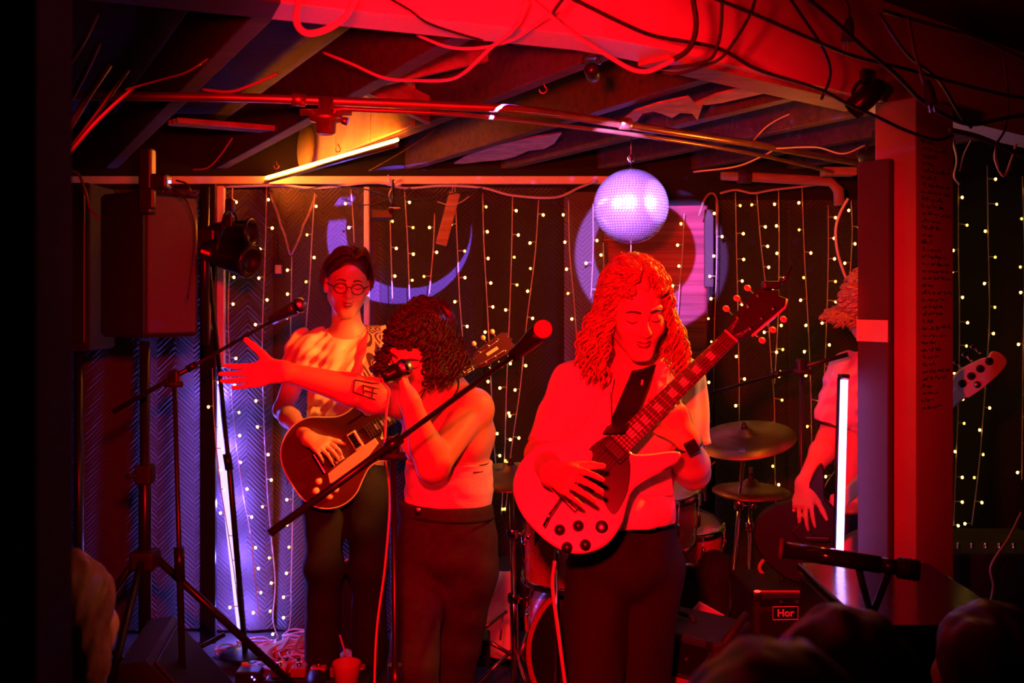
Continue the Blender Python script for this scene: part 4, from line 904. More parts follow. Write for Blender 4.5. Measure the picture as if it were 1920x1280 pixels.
def jacket_cut(X):
    z = X[..., 2]; hem = np.float32(P(0, 985, 2.7).z)+.075*np.clip(X[..., 0]-P(1130, 0, 2.7).x, 0, 1)
    d = hem-z
    open_ = (X[..., 0]-(P(1122, 0, 2.66).x+.0*z)); rc = .03
    fr = np.where(X[..., 1] < 2.76, -open_, -1.)
    fr = np.where(z < P(0, 900, 2.7).z, fr, -1.)
    return np.maximum(d, fr).astype(np.float32)
eL, eR = sl.lerp(el, .90), sr_.lerp(er2, .72)
t.mesh('blazer', VX, M_['blazer'], root, .013, cuts=[hole_cap(N+Vector((0, -.03, .05)), N+Vector((0, -.10, -.07)), .062), jacket_cut, lambda X: np.minimum(half(eL, el-sl)(X), half((eL.x+.060, 0, 0), (-1, 0, 0))(X)), lambda X: np.minimum(half(eR, er2-sr_)(X), half((eR.x-.055, 0, 0), (1, 0, 0))(X))], warp=folds(.009, (.7, .1, -.6), 60, 8))
lp = MB()
for pts in ([(1150, 708, 2.66), (1140, 760, 2.645), (1136, 830, 2.645), (1140, 880, 2.66)], [(1205, 712, 2.66), (1196, 760, 2.645), (1170, 820, 2.645), (1146, 884, 2.66)]):
    lp.tube([P(*q) for q in pts], .0035, 6)
place(root, lp, 'lapel_edge', 'blazer'); place(root, MB().bbox(P(1229, 925, 2.655), (.09, .008, .012), .003), 'pocket_flap', 'blazer')
p = Vol(); legs(p, P(1172, 1030, 2.78), xa, .152, (P(1106, 1330, 2.70), P(1194, 1330, 2.82)), (P(1092, 1620, 2.74), P(1200, 1620, 2.88)), (.086, .074, .075), .085, k=.012)
p.mesh('trousers', .007, M_['cloth_black'], root, .008, cuts=[half(P(1170, 950, 2.75), (0, 0, 1)), half((0, 0, .03), (0, 0, -1))], warp=folds(.007, (1, .3, .15), 30, 12))
shoe((P(1118, 1620, 2.78).x, 2.76, 0), root); shoe((P(1225, 1620, 2.82).x, 2.80, 0), root)
hv = Vol(); hv.ell(h.w(0, .03, .052), (.088, .104, .088), h.R); hv.ell(h.w(0, .07, -.05), (.10, .07, .13), h.R, .04); hv.ell(h.w(.004, -.085, -.025), (.064, .062, .102), h.R, .01, 's')
hv.mesh('hair_base', .005, M_['hair_red'], root, warp=folds(.006, (1, 1, .3), 110, 1))
curl_hair(h, root, 'hair_red', 420, .185, .0085, .058, .0032, 1.02, 8, front=2.2, drift=.04, top_y=(-.075, .05))
curl_hair(h, root, 'hair_red', 60, .010, .007, .04, .0030, 1.02, 15, front=2.7, amin=2.1, tmax=.62, drift=.01, top_y=(-.08, .0), namebase='fringe')
b = MB().tube([P(1291, 838, 2.63)+Vector((.032*math.cos(a), -.026*math.sin(a), .010*math.cos(a))) for a in np.linspace(0, 2*PI, 20)], .006, 6); place(root, b, 'watch_band', 'black')
place(root, MB().bbox(P(1297, 838, 2.585), (.034, .010, .036), .004, Matrix.Rotation(-.5, 3, 'Y')), 'watch_case', 'watch')
# ------------------------------------------------------------------ the bass player behind the pillar
root = thing('person', 'bass player in a pink tee, half hidden behind the plum board and pillar', 'person', P(1625, 1380, 3.62))
h = Head(P(1634, 585, 3.58), frame(-10, 14, 0), 1.05)
sl, sr_ = P(1590, 700, 3.62), P(1740, 700, 3.66); el, wl_ = P(1553, 826, 3.62), P(1508, 905, 3.46); er, wr_ = P(1760, 800, 3.7), P(1760, 760, 3.5)
N = P(1655, 668, 3.64); C = P(1655, 745, 3.64); Wt = P(1652, 865, 3.64); H = P(1650, 960, 3.64)
v = Vol(); add_head(v, h); v.cap(h.w(0, .02, -.07), N, .054, .060, .03)
add_torso(v, N, C, Wt, H, (1, 0, 0), .16, .165, .105, .148, .10, .165, .11, shl=sl, shr=sr_)
add_arm(v, sl, el, wl_, (.052, .040, .042, .026)); add_arm(v, sr_, er, wr_, (.050, .040, .042, .027))
add_hand(v, wl_, P(1502, 975, 3.40)-wl_, (.5, .8, .1), (.75, -.4, 0), curls=(.30, .35, .42, .5), tcurl=.2, tout=.5)
add_hand(v, wr_, (.1, -.1, 1), (-.6, .6, 0), (-.5, -.6, .2), curls=(.7, .7, .7, .75))
v.mesh('body', .0055, M_['skin'], root); face_bits(h, root)
t = Vol(); add_torso(t, N, C, Wt, H, (1, 0, 0), .16, .165, .105, .155, .105, .17, .11, shl=sl, shr=sr_); t.cap(sl, sl.lerp(el, .8), .062, .058, .03); t.cap(sr_, sr_.lerp(er, .8), .062, .058, .03)
eL = sl.lerp(el, .76); eR = sr_.lerp(er, .76)
t.mesh('tee_shirt', .006, M_['pink'], root, .012, cuts=[hole(N+Vector((0, -.03, .05)), .08), half(P(1650, 935, 3.6), (0, 0, -1)), lambda X: np.minimum(half(eL, el-sl)(X), half((eL.x+.07, 0, 0), (-1, 0, 0))(X)), lambda X: np.minimum(half(eR, er-sr_)(X), half((eR.x-.07, 0, 0), (1, 0, 0))(X))], warp=folds(.011, (.7, .1, -.6), 75, 3))
b = MB().tube([eL+Vector((.058*math.cos(a), .058*math.sin(a), -.012*math.cos(a))) for a in np.linspace(0, 2*PI, 24)], .006, 6); place(root, b, 'arm_band', 'black')
p = Vol(); legs(p, P(1640, 980, 3.62), (1, 0, 0), .175, (P(1595, 1180, 3.58), P(1700, 1180, 3.6)), (P(1592, 1380, 3.62), P(1700, 1380, 3.64)), (.098, .075, .062), .075)
p.mesh('trousers', .008, M_['pink'], root, .006, cuts=[half(P(1650, 932, 3.6), (0, 0, 1)), half((0, 0, .03), (0, 0, -1))], warp=folds(.005, (.3, .1, 1), 22, 5))
shoe((P(1592, 1380, 3.62).x, 3.6, 0), root); shoe((P(1700, 1380, 3.64).x, 3.62, 0), root)
hv = Vol(); hv.ell(h.w(0, .03, .05), (.092, .108, .09), h.R); hv.ell(h.w(0, -.085, -.03), (.06, .06, .10), h.R, .01, 's'); hv.mesh('hair_base', .006, M_['hair_red'], root)
curl_hair(h, root, 'hair_red', 200, .040, .012, .030, .0040, 1.10, 21, front=2.5, drift=.05)
# ------------------------------------------------------------------ the drummer, mostly hidden
root = thing('person', 'seated drummer mostly hidden behind the woman in the blazer, one drumstick hand showing', 'person', P(1215, 1290, 4.25))
h = Head(P(1205, 640, 4.2), frame(0, 15, 0), 1.0)
sl, sr_ = P(1130, 750, 4.2), P(1275, 750, 4.2); el, wl_ = P(1110, 860, 4.15), P(1150, 905, 3.95); er, wr_ = P(1296, 862, 4.2), P(1304, 905, 3.98)
N = P(1205, 715, 4.22); C = P(1205, 790, 4.22); Wt = P(1205, 895, 4.22); H = P(1205, 985, 4.22)
v = Vol(); add_head(v, h); v.cap(h.w(0, .02, -.07), N, .052, .058, .03); add_torso(v, N, C, Wt, H, (1, 0, 0), .16, .16, .10, .145, .10, .16, .11, shl=sl, shr=sr_)
add_arm(v, sl, el, wl_); add_arm(v, sr_, er, wr_)
add_hand(v, wl_, (.4, -.8, -.1), (0, 0, -1), (.5, .3, 0), curls=(.9, .9, .9, .9)); add_hand(v, wr_, (-.1, -.9, -.1), (0, 0, -1), (-.5, 0, 0), curls=(.9, .9, .9, .9))
v.mesh('body', .007, M_['skin'], root); face_bits(h, root)
t = Vol(); add_torso(t, N, C, Wt, H, (1, 0, 0), .16, .16, .10, .15, .105, .165, .11, shl=sl, shr=sr_); t.cap(sl, sl.lerp(el, .6), .06, .058, .03); t.cap(sr_, sr_.lerp(er, .6), .06, .058, .03)
t.mesh('tee_shirt', .007, M_['tee'], root, .012, cuts=[hole(N+Vector((0, -.03, .05)), .08)])
p = Vol(); HH = P(1205, 1010, 4.22); p.ecap(HH+Vector((0, 0, .08)), HH, .15, .11, .17, .12, (1, 0, 0), .04)
for s_ in (-1, 1):
    kn = HH+Vector((s_*.22, -.42, -.02)); p.cap(HH+Vector((s_*.08, 0, -.03)), kn, .09, .065, .03); p.cap(kn, (kn.x, kn.y-.02, .05), .062, .055, .03)
p.mesh('trousers', .010, M_['cloth_black'], root, .006)
for s_ in (-1, 1): shoe((HH.x+s_*.22, HH.y-.42, 0), root)
hv = Vol(); hv.ell(h.w(0, .03, .05), (.088, .105, .088), h.R); hv.ell(h.w(0, -.085, -.03), (.06, .06, .10), h.R, .01, 's'); hv.mesh('hair', .007, M_['hair_brown'], root)
sk = thing('drumstick', 'pale drumstick pointing up right beside the blazer elbow', 'drumstick', P(1300, 893, 3.96)); MB().tube(rel(sk, [P(1268, 908, 3.98), P(1320, 882, 3.92), P(1338, 868, 3.90), P(1341, 866, 3.90)]), [.007, .006, .004, .005], 8).build('stick', M_['brownwood'], sk)
# ------------------------------------------------------------------ audience in the foreground, seen from behind
def onlooker(px, top, d, label, hair, coat, fl=1.0, kneel=-.35):
    root = thing('person', label, 'person', (P(px, 0, d).x, d, kneel)); h = Head(P(px, top, d)-Vector((0, 0, .125)), frame(180, -4, 0), 1.04)
    N = h.c-Vector((0, 0, .16)); C = N-Vector((0, 0, .15)); Wt = C-Vector((0, 0, .24)); H = Wt-Vector((0, 0, .18)); sl, sr_ = N+Vector((-.17, .0, -.05)), N+Vector((.17, .0, -.05))
    el, er = sl+Vector((-.04, .02, -.27)), sr_+Vector((.04, .02, -.27)); w1, w2 = el+Vector((.06, .20, -.08)), er+Vector((-.06, .20, -.08))
    v = Vol(); add_head(v, h); v.cap(h.w(0, .02, -.07), N, .055, .06, .03); v.ecap(C, H, .15, .10, .15, .10, (1, 0, 0)); add_arm(v, sl, el, w1); add_arm(v, sr_, er, w2)
    add_hand(v, w1, (.3, 1, 0), (0, 0, -1), (1, 0, 0)); add_hand(v, w2, (-.3, 1, 0), (0, 0, -1), (-1, 0, 0)); v.mesh('body', .008, M_['skin'], root)
    t = Vol(); add_torso(t, N, C, Wt, H, (1, 0, 0), .17, .17, .12, .16, .115, .17, .12, shl=sl, shr=sr_); t.cap(sl, el, .062, .056, .03); t.cap(el, w1, .054, .045, .03); t.cap(sr_, er, .062, .056, .03); t.cap(er, w2, .054, .045, .03)
    t.mesh('jacket', .010, M_[coat], root, .014, cuts=[hole(N+Vector((0, 0, .08)), .07)], warp=folds(.006, (.5, .2, .8), 24, 4))
    p = Vol(); g = kneel+.06; legs(p, H, (1, 0, 0), .165, (H+Vector((-.09, -.02, -.40)), H+Vector((.09, -.02, -.40))), (Vector((H.x-.1, d, g)), Vector((H.x+.1, d, g)))); p.mesh('trousers', .012, M_['cloth_black'], root, .008)
    for s_ in (-1, 1): shoe((H.x+.1*s_, d+.02, kneel), root)
    hv = Vol(); hv.ell(h.w(0, .03, .04), (.090, .108, .096), h.R); hv.ell(h.w(0, .05, -.04), (.085*fl, .075, .09), h.R, .03); hv.ell(h.w(0, -.09, -.04), (.055, .06, .09), h.R, .01, 's'); hv.mesh('hair', .006, M_[hair], root, warp=folds(.005, (1, .4, .1), 110, 1))
    return root
onlooker(122, 1035, 1.72, 'onlooker at the lower left edge whose hair catches the red light, seen from behind', 'hair_aud', 'dark', 1.1)
onlooker(1575, 1142, 1.30, 'dark-haired onlooker silhouetted at the bottom right, seen from behind', 'hair_dark', 'dark', 1.1)
onlooker(1850, 1130, 1.72, 'dark onlooker in the bottom right corner, seen from behind', 'hair_dark', 'dark')
onlooker(1440, 1205, .93, 'dark onlooker at the bottom edge in front of the guitar amplifier', 'hair_dark', 'dark')
# ================================================================== INSTRUMENTS AND GEAR
def gframe(bridge, nut, facing):
    """origin at the bridge, x towards the nut, z out of the front"""
    x = (nut-bridge).normalized(); z = Vector(facing); z = (z-x*z.dot(x)).normalized(); y = z.cross(x)
    m = Matrix((x, y, z)).transposed().to_4x4(); m.translation = bridge; return m
LPO = [(-.165, 0), (-.160, .065), (-.135, .115), (-.095, .148), (-.045, .163), (.01, .155), (.06, .125), (.10, .103), (.14, .098), (.18, .107), (.22, .118), (.255, .112), (.278, .085), (.284, .05), (.284, .03), (.27, .022), (.20, -.030), (.202, -.055), (.222, -.072), (.252, -.080), (.272, -.090), (.262, -.112), (.225, -.127), (.18, -.120), (.14, -.104), (.10, -.104), (.06, -.125), (.01, -.155), (-.045, -.163), (-.095, -.148), (-.135, -.115), (-.160, -.065)]
SGO = [(-.170, 0), (-.162, .07), (-.135, .125), (-.09, .158), (-.04, .170), (.02, .160), (.07, .132), (.11, .118), (.15, .120), (.20, .135), (.245, .150), (.275, .150), (.262, .125), (.225, .085), (.19, .048), (.185, .028), (.185, -.028), (.19, -.048), (.225, -.080), (.268, -.112), (.285, -.135), (.26, -.145), (.20, -.130), (.15, -.115), (.11, -.113), (.07, -.130), (.02, -.158), (-.04, -.170), (-.09, -.158), (-.135, -.125), (-.162, -.07)]
def spline(o, n=4):
    out = []; m = len(o)
    for i in range(m):
        p0, p1, p2, p3 = [Vector((*o[(i+j) % m], 0)) for j in (-1, 0, 1, 2)]
        for k in range(n):
            t = k/n; q = .5*((2*p1)+(p2-p0)*t+(2*p0-5*p1+4*p2-p3)*t*t+(3*p1-p0-3*p2+p3)*t**3); out.append((q.x, q.y))
    return out
def guitar(name, label, mat4, kind, scale=.628, bs=1.0):
    g = thing(name, label, 'guitar', mat4=mat4); lp = kind == 'lp'
    T = .048 if lp else .036; body = [(x*bs if x < .1 else .1*bs+(x-.1)*bs, y*bs) for x, y in spline(LPO if lp else SGO)]
    MB().plate(body, -T-.012, -.012, .005).build('body', M_['guitar_burst' if lp else 'guitar_white'], g)
    if lp:
        e = body+[body[0]]; MB().tube([(x, y, -.014) for x, y in e], .0028, 6, cap=False).build('binding', M_['cream_pl'], g)
    nx0 = .18 if lp else .15
    # neck, fretboard, frets
    nk = MB()
    sec = lambda x: .0215+(.028-.0215)*(scale-x)/(scale-nx0)
    n = 10; pts = []
    for i in range(n+1):
        x = nx0+(scale-nx0)*i/n; w_ = sec(x)
        pts += [(x, w_*math.cos(a), -.006-.020*math.sin(a)) for a in np.linspace(0, PI, 7)]
    nk.add(pts, [(i*7+k, i*7+k+1, i*7+k+8, i*7+k+7) for i in range(n) for k in range(6)]+[(i*7+6, i*7, i*7+7, i*7+13) for i in range(n)]+[tuple(range(7)), tuple(range(n*7, n*7+7))[::-1]], True)
    nk.build('neck', M_['neckw'] if lp else M_['guitar_white'], g)
    fb = MB().plate([(nx0, -sec(nx0)), (scale, -.0215), (scale, .0215), (nx0, sec(nx0))], -.006, .001, .001); fb.build('fretboard', M_['fret'], g)
    fr = MB(); fx = []
    for i in range(1, 23):
        x = scale*(1-2**(-i/12)); fx.append(scale-x)
        if scale-x > nx0: fr.box((scale-x, 0, .0018), (.0022, sec(scale-x)*1.96, .0016))
    fr.build('frets', M_['steel'], g)['kind'] = 'stuff'
    fx = [scale]+fx; inl = MB()
    for i in (3, 5, 7, 9, 12, 15, 17, 19):
        x = (fx[i]+fx[i-1])/2
        if x > nx0: inl.plate([(x-.009, -.010), (x+.009, -.012), (x+.009, .012), (x-.009, .010)], .0011, .0014)
    inl.build('inlays', M_['pearl'], g)['kind'] = 'stuff'
    MB().box((scale+.002, 0, .002), (.005, .044, .006)).build('nut', M_['pearl'], g)
    hs = [(scale+.003, -.021), (scale+.045, -.034), (scale+.165, -.042), (scale+.185, -.030), (scale+.178, -.012), (scale+.190, 0), (scale+.178, .012), (scale+.185, .030), (scale+.165, .042), (scale+.045, .034), (scale+.003, .021)]
    h_ = MB().plate(hs, -.017, -.002, .002); h_.build('headstock', M_['black' if lp else 'rubber'], g)
    if not lp: MB().tube([(x, y, -.009) for x, y in hs[1:3]+hs[3:4]], .006, 6).build('headstock_edge', M_['guitar_white'], g)
    else: MB().bbox((scale+.10, 0, -.0015), (.05, .012, .001), .0003).build('logo', M_['cream_pl'], g)
    for s_ in (-1, 1):
        for k in range(3):
            x = scale+.055+k*.042; y = s_*(.022+.002*k)
            tp = MB().cyl((x, y, -.004), (x, y, .010), .0035, seg=8); tp.lathe([(.0065, -.002), (.0065, 0), (.0035, .001)], (x, y, .0), seg=12); tp.cyl((x, s_*.036, -.012), (x, s_*.056, -.012), .0025, seg=6)
            o = tp.build('tuner', M_['chrome'], g)
            MB().sph((x, s_*.063, -.012), (.009, .010, .006), 10, 6).build('peg_button', M_['cream_pl'], o)
    # hardware
    MB().bbox((0, 0, .003), (.016, .085, .012), .003).build('bridge', M_['chrome'], g)
    MB().bbox((-.045, 0, .003), (.014, .090, .012), .004).build('tailpiece', M_['chrome'], g)
    for x in ((.032, .125) if lp else (.035, .135)):
        pu = MB().bbox((x, 0, -.006), (.038, .072, .014), .003).build('pickup', M_['cream_pl' if lp else 'black'], g)
        MB().bbox((x, 0, .003), (.030, .060, .008), .003).build('pickup_cover', M_['chrome' if lp else 'black'], pu)
    st = MB()
    for i in range(6):
        y0, y1 = -.026+.0104*i, -.0175+.007*i; st.tube([(-.045, y0, .010), (0, y0, .011), (scale, y1, .0055)], .0006, 4); st.tube([(scale, y1, .0055), (scale+.055+(.042*(2-i if i < 3 else i-3)), (-1 if i < 3 else 1)*.022, .004)], .0006, 4)
    st.build('strings', M_['steel'], g)['kind'] = 'stuff'
    if lp:
        MB().plate([(.045, -.034), (.06, -.085), (.015, -.098), (-.045, -.088), (-.040, -.060), (.0, -.052), (.15, -.034), (.20, -.036), (.195, -.052), (.12, -.084)][::-1] if 0 else [(-.035, -.050), (-.048, -.085), (-.02, -.102), (.06, -.088), (.14, -.078), (.198, -.058), (.196, -.033), (.06, -.040)], -.004, .000, .001).build('pickguard', M_['cream_pl'], g)
        ks = [(-.085, -.055), (-.045, -.115), (-.115, -.080), (-.080, -.125)]; sw = (.225, .070)
        MB().lathe([(.020, 0), (.020, .002), (.006, .003)], (*sw, -.012), seg=20).build('switch_ring', M_['cream_pl'], g)
        MB().tube([(*sw, -.01), (sw[0]+.004, sw[1], .012)], [.003, .005], 8).build('switch', M_['cream_pl'], g)
    else:
        MB().plate(spline([(.155, .030), (.150, -.035), (.10, -.085), (.06, -.105), (.018, -.112), (.022, -.075), (.045, -.045), (.05, .0), (.09, .035), (.09, .048), (.13, .045)], 3), -.0115, -.008, .001).build('pickguard', M_['blackm'], g)
        ks = [(-.065, -.070), (-.105, -.045), (-.085, -.115), (-.122, -.088)]; 
        MB().lathe([(0, .004), (.016, .004), (.016, 0)], (-.025, -.112, -.012), seg=18).build('output_jack', M_['steel'], g)
        MB().tube([(-.05, .005, .012), (-.10, -.005, .022), (-.13, -.015, .020)][::1], .004, 6).build('vibrato_arm', M_['chrome'], g)
    for kx, ky in ks:
        MB().lathe([(0, .016), (.009, .016), (.011, .013), (.0135, 0), (.0145, -.001)], (kx, ky, -.011), seg=18).build('knob', M_['black'] if not lp else M_['amber'], g)
    MB().lathe([(0, .012), (.006, .012), (.004, .004), (.004, 0)], (-.166, 0, -.03), (-1, 0, 0), 10).build('strap_button', M_['chrome'], g)
    return g
# dark red single-cutaway guitar of the man
m1 = gframe(P(616, 858, 3.84), P(868, 694, 3.78), (-.04, -1, .10))
g1 = guitar('electric_guitar', 'dark wine-red single-cutaway electric guitar held by the man in glasses', m1, 'lp', .66, 1.12)
def strap(root_mat, pts, w_, m, g, name='strap'):
    inv = root_mat.inverted(); path = smooth_path([inv @ Vector(p) for p, _ in pts], 6); rows = []
    wd = [inv.to_3x3() @ Vector(q).normalized() for _, q in pts]; n = len(path); b = MB(); vs = []
    for i, p in enumerate(path):
        f = i/(n-1)*(len(wd)-1); k = min(int(f), len(wd)-2); a = wd[k].lerp(wd[k+1], f-k).normalized(); t = (path[min(i+1, n-1)]-path[max(i-1, 0)]).normalized(); a = (a-t*a.dot(t)).normalized(); c = t.cross(a)*.0015
        vs += [p-a*w_/2-c, p+a*w_/2-c, p+a*w_/2+c, p-a*w_/2+c]
    b.add(vs, [(4*i+j, 4*i+(j+1) % 4, 4*i+4+(j+1) % 4, 4*i+4+j) for i in range(n-1) for j in range(4)]); return b.build(name, M_[m], g)
strap(m1, [(P(718, 800, 3.93), (1, 0, .2)), (P(692, 745, 3.94), (1, 0, .1)), (P(693, 700, 3.95), (1, 0, 0)), (P(701, 640, 4.00), (1, 0, 0)), (P(702, 618, 4.08), (1, 0, 0)), (P(690, 615, 4.19), (1, 0, 0)), (P(640, 680, 4.27), (1, 0, 1)), (P(560, 820, 4.22), (.6, 0, 1)), (P(535, 860, 4.0), (0, 0, 1)), (P(540, 900, 3.88), (0, 0, 1))], .052, 'strap', g1)
# white double-cutaway guitar of the woman
m2 = gframe(P(1082, 912, 2.50), P(1336, 664, 2.60), (-.30, -1, .16))
g2 = guitar('electric_guitar', 'white double-cutaway electric guitar held by the woman in the blazer', m2, 'sg', .565, .88)
strap(m2, [(P(1150, 812, 2.52), (1, 0, .3)), (P(1172, 775, 2.60), (1, 0, .2)), (P(1196, 720, 2.66), (1, 0, .1)), (P(1210, 684, 2.74), (1, 0, 0)), (P(1215, 680, 2.86), (1, 0, 0)), (P(1150, 760, 2.94), (1, 0, 1)), (P(1070, 900, 2.90), (.6, 0, 1)), (P(1010, 990, 2.70), (0, 0, 1)), (P(1004, 1000, 2.54), (0, 0, 1))], .058, 'black', g2)
ct = thing('clip_tuner', 'small black clip-on tuner at the tip of the white guitar headstock', 'tuner', m2 @ Vector((.74, .02, .02)))
MB().bbox((0, 0, 0), (.045, .03, .022), .005).build('housing', M_['black'], ct); MB().tube([(.012, 0, 0), (.035, -.01, .015), (.052, -.015, .05)], [.008, .006, .003], 8).build('clip_arm', M_['black'], ct)
cable([(1040, 1052), (1036, 1100), (1046, 1180), (1062, 1300)], 2.46, .0050, 'red_cable', 'pale guitar cable hanging from the white guitar', 2.5)
# bass
m3 = gframe(P(1500, 1010, 3.42), P(1800, 735, 3.30), (-.1, -1, .1)); bs = thing('bass_guitar', 'bass guitar whose pale headstock shows right of the pillar', 'bass guitar', mat4=m3)
nl = (P(1800, 735, 3.30)-P(1500, 1010, 3.42)).length
MB().plate(spline([(x*.85, y*.85) for x, y in SGO]), -.055, -.015, .006).build('body', M_['black'], bs)
MB().bbox((nl/2+.09, 0, -.008), (nl-.16, .05, .024), .008).build('neck', M_['cream_pl'], bs)
MB().plate(spline([(nl, -.024), (nl+.02, -.034), (nl+.07, -.040), (nl+.14, -.040), (nl+.175, -.028), (nl+.180, .004), (nl+.165, .026), (nl+.145, .020), (nl+.125, .032), (nl+.05, .052), (nl+.0, .040), (nl-.008, .024)], 3), -.015, .002, .002).build('headstock', M_['cream_pl'], bs)
for k in range(4):
    x = nl+.025+k*.037; y = .016-.002*k
    o = MB().cyl((x, y, -.002), (x, y, .014), .0075, seg=12).lathe([(.013, .002), (.013, .005), (.008, .006)], (x, y, .0), seg=14).build('tuner', M_['blackm'], bs)
    MB().cyl((x, .045, -.006), (x, .07, -.006), .004, seg=8).bbox((x, .078, -.006), (.016, .014, .010), .003).build('peg_button', M_['chrome'], o)
MB().lathe([(0, .004), (.011, .004), (.011, 0)], (nl+.055, -.018, .003), seg=14).build('string_tree', M_['steel'], bs)
MB().bbox((.02, 0, -.008), (.05, .08, .02), .004).build('pickup', M_['black'], bs)
MB().bbox(m3.inverted() @ P(1532, 1010, 3.4), (.018, .085, .02), .005, Matrix.Rotation(.8, 3, 'Z')).build('thumb_rest', M_['black'], bs)
# ------------------------------------------------------------------ microphones and stands
def mic(name, label, a, b, root=None, wind=None, m='blackm'):
    """a = grille centre, b = tail"""
    a, b = Vector(a), Vector(b); o = thing(name, label, 'microphone', b); ax = (b-a).normalized()
    r = .026
    if wind: MB().sph(a-b, wind, 24, 16).build('windscreen', M_['foam'], o)
    else:
        MB().sph(a-b, .0255, 18, 12).build('grille', M_['steel'], o)
        MB().lathe([(.0262, -.004), (.0268, 0), (.0262, .004)], a-b, ax, 20).build('grille_band', M_['chrome'], o)
    L = (b-a).length
    MB().lathe([(.022, .018), (.024, .024), (.0235, .035), (.0175, L*.75), (.0165, L), (0, L)], a-b, ax, 18).build('handle', M_[m], o)
    return o
M_['foam'] = mat('red_foam', (.75, .20, .22), .9, bump=.5, bscale=300)
mic('microphone', 'microphone with a round foam windscreen on the boom between the two women', P(1018, 617, 2.46), P(962, 668, 2.50), wind=.0235)
mic('microphone', 'silver microphone on the left boom near the man\'s shoulder', P(562, 572, 3.30), P(510, 600, 3.34), m='steel')
hm = mic('microphone', 'microphone gripped in front of the singer\'s mouth', P(757, 690, 2.71), P(716, 708, 2.68))
MB().tube(rel(hm, smooth_path([P(716, 708, 2.68), P(722, 722, 2.68), P(729, 735, 2.68), P(724, 780, 2.68), P(722, 850, 2.67), P(731, 930, 2.66), P(722, 1060, 2.64), P(705, 1200, 2.62), P(700, 1420, 2.6)])), .0034, 7).build('lead', M_['red_cable'], hm)
mic('microphone', 'dark microphone low at the right boom end behind the guitarist', P(1286, 742, 3.7), P(1322, 756, 3.72))
def boom_stand(label, boom, joint, base, d0, r=.0085, counter=True, legs_=True, feet=None, tilt=(0, 0), m='blackm', lock=None):
    """boom: (tail px, head px) with depths; joint: pixel; base: pixel under it"""
    (ax_, ay_, ad), (bx_, by_, bd) = boom; J = P(*joint, d0); B = Vector((P(base[0], base[1], d0).x, d0, 0)); o = thing('microphone_stand', label, 'microphone stand', B)
    A_, B_ = P(ax_, ay_, ad), P(bx_, by_, bd); mid = A_.lerp(B_, .52)
    MB().tube(rel(o, [A_, A_.lerp(B_, .45), A_.lerp(B_, .46), B_]), [r*.95, r*.95, r*.72, r*.72], 10).build('boom', M_[m], o)
    MB().tube(rel(o, [A_.lerp(B_, .44), A_.lerp(B_, .50)]), r*1.45, 10).build('boom_lock', M_[m], o)
    MB().tube(rel(o, [J, J.lerp(B, .45), J.lerp(B, .46), B+(J-B)*.04]), [.008, .008, .0115, .0115], 10).build('pole', M_[m], o)
    MB().cyl(J-B+(B-J)*.42, J-B+(B-J)*.50, .017, seg=12).build('clutch', M_[m], o)
    MB().bbox(J-B, (.035, .035, .05), .008).build('boom_clamp', M_[m], o)
    MB().tube([J-B+Vector((-.03, -.01, -.02)), J-B+Vector((.03, -.01, -.02))], .010, 8).build('clamp_knob', M_['rubber'], o)
    MB().lathe([(.03, 0), (.035, .02), (.02, .06), (.012, .08)], (0, 0, .10), seg=14).build('hub', M_['rubber'], o)
    for k in range(3):
        a = .5+k*2*PI/3; MB().tube([(0, 0, .15), (.30*math.cos(a), .30*math.sin(a), .012)], [.009, .008], 8).build('leg', M_[m], o)
    return o
boom_stand('black microphone stand at the left whose boom rises to the silver microphone', ((212, 772, 3.2), (520, 596, 3.34)), (327, 708), (348, 1400), 3.25)
boom_stand('microphone stand in front of the singer with a long boom crossing her body', ((505, 1000, 2.20), (968, 663, 2.50)), (737, 838), (746, 1500), 2.36, r=.0095)
boom_stand('microphone stand with a long dark boom behind the white guitar headstock', ((1590, 664, 3.45), (1312, 742, 3.7)), (1503, 686), (1500, 1300), 3.52)
o = thing('microphone_stand', 'slim black straight stand leaning in front of the violet tube', 'microphone stand', P(460, 1226, 4.30))
MB().tube(rel(o, [P(392, 500, 4.3), P(428, 860, 4.3), P(429, 862, 4.3), P(460, 1224, 4.3)]), [.010, .010, .013, .013], 10).build('pole', M_['blackm'], o)
MB().cyl(*rel(o, [P(425, 850, 4.3), P(430, 880, 4.3)]), .018, seg=12).build('clutch', M_['blackm'], o)
MB().lathe([(0, .02), (.03, .02), (.10, .008), (.11, 0), (0, 0)], (0, 0, 0), seg=28).build('round_base', M_['blackm'], o)
# ------------------------------------------------------------------ loudspeaker on its stand
sp = thing('speaker_stand', 'black tripod stand carrying the loudspeaker on the left', 'speaker stand', (P(272, 0, 3.5).x, 3.5, 0))
zt = P(0, 640, 3.5).z
MB().tube([(0, 0, .35), (0, 0, .95), (0, 0, .955), (0, 0, zt)], [.022, .022, .0175, .0175], 14).build('pole', M_['blackm'], sp)
MB().bbox((0, 0, .96), (.06, .06, .07), .01).build('collar', M_['rubber'], sp); MB().tube([(0, -.02, .96), (-.05, -.05, .96)], .008, 8).build('knob', M_['rubber'], sp)
MB().bbox((0, 0, .66), (.09, .09, .07), .015).build('hub', M_['rubber'], sp)
for k in range(3):
    a = .55+k*2*PI/3; ft = Vector((.62*math.cos(a), .62*math.sin(a), .02)); o = MB().tube([(.04*math.cos(a), .04*math.sin(a), .66), ft], .014, 8).build('leg', M_['blackm'], sp)
    MB().sph(ft, .02, 10, 6).build('rubber_foot', M_['rubber'], o); MB().tube([ft*.45+Vector((0, 0, .34)), (0, 0, .25)], .009, 6).build('brace', M_['blackm'], sp)
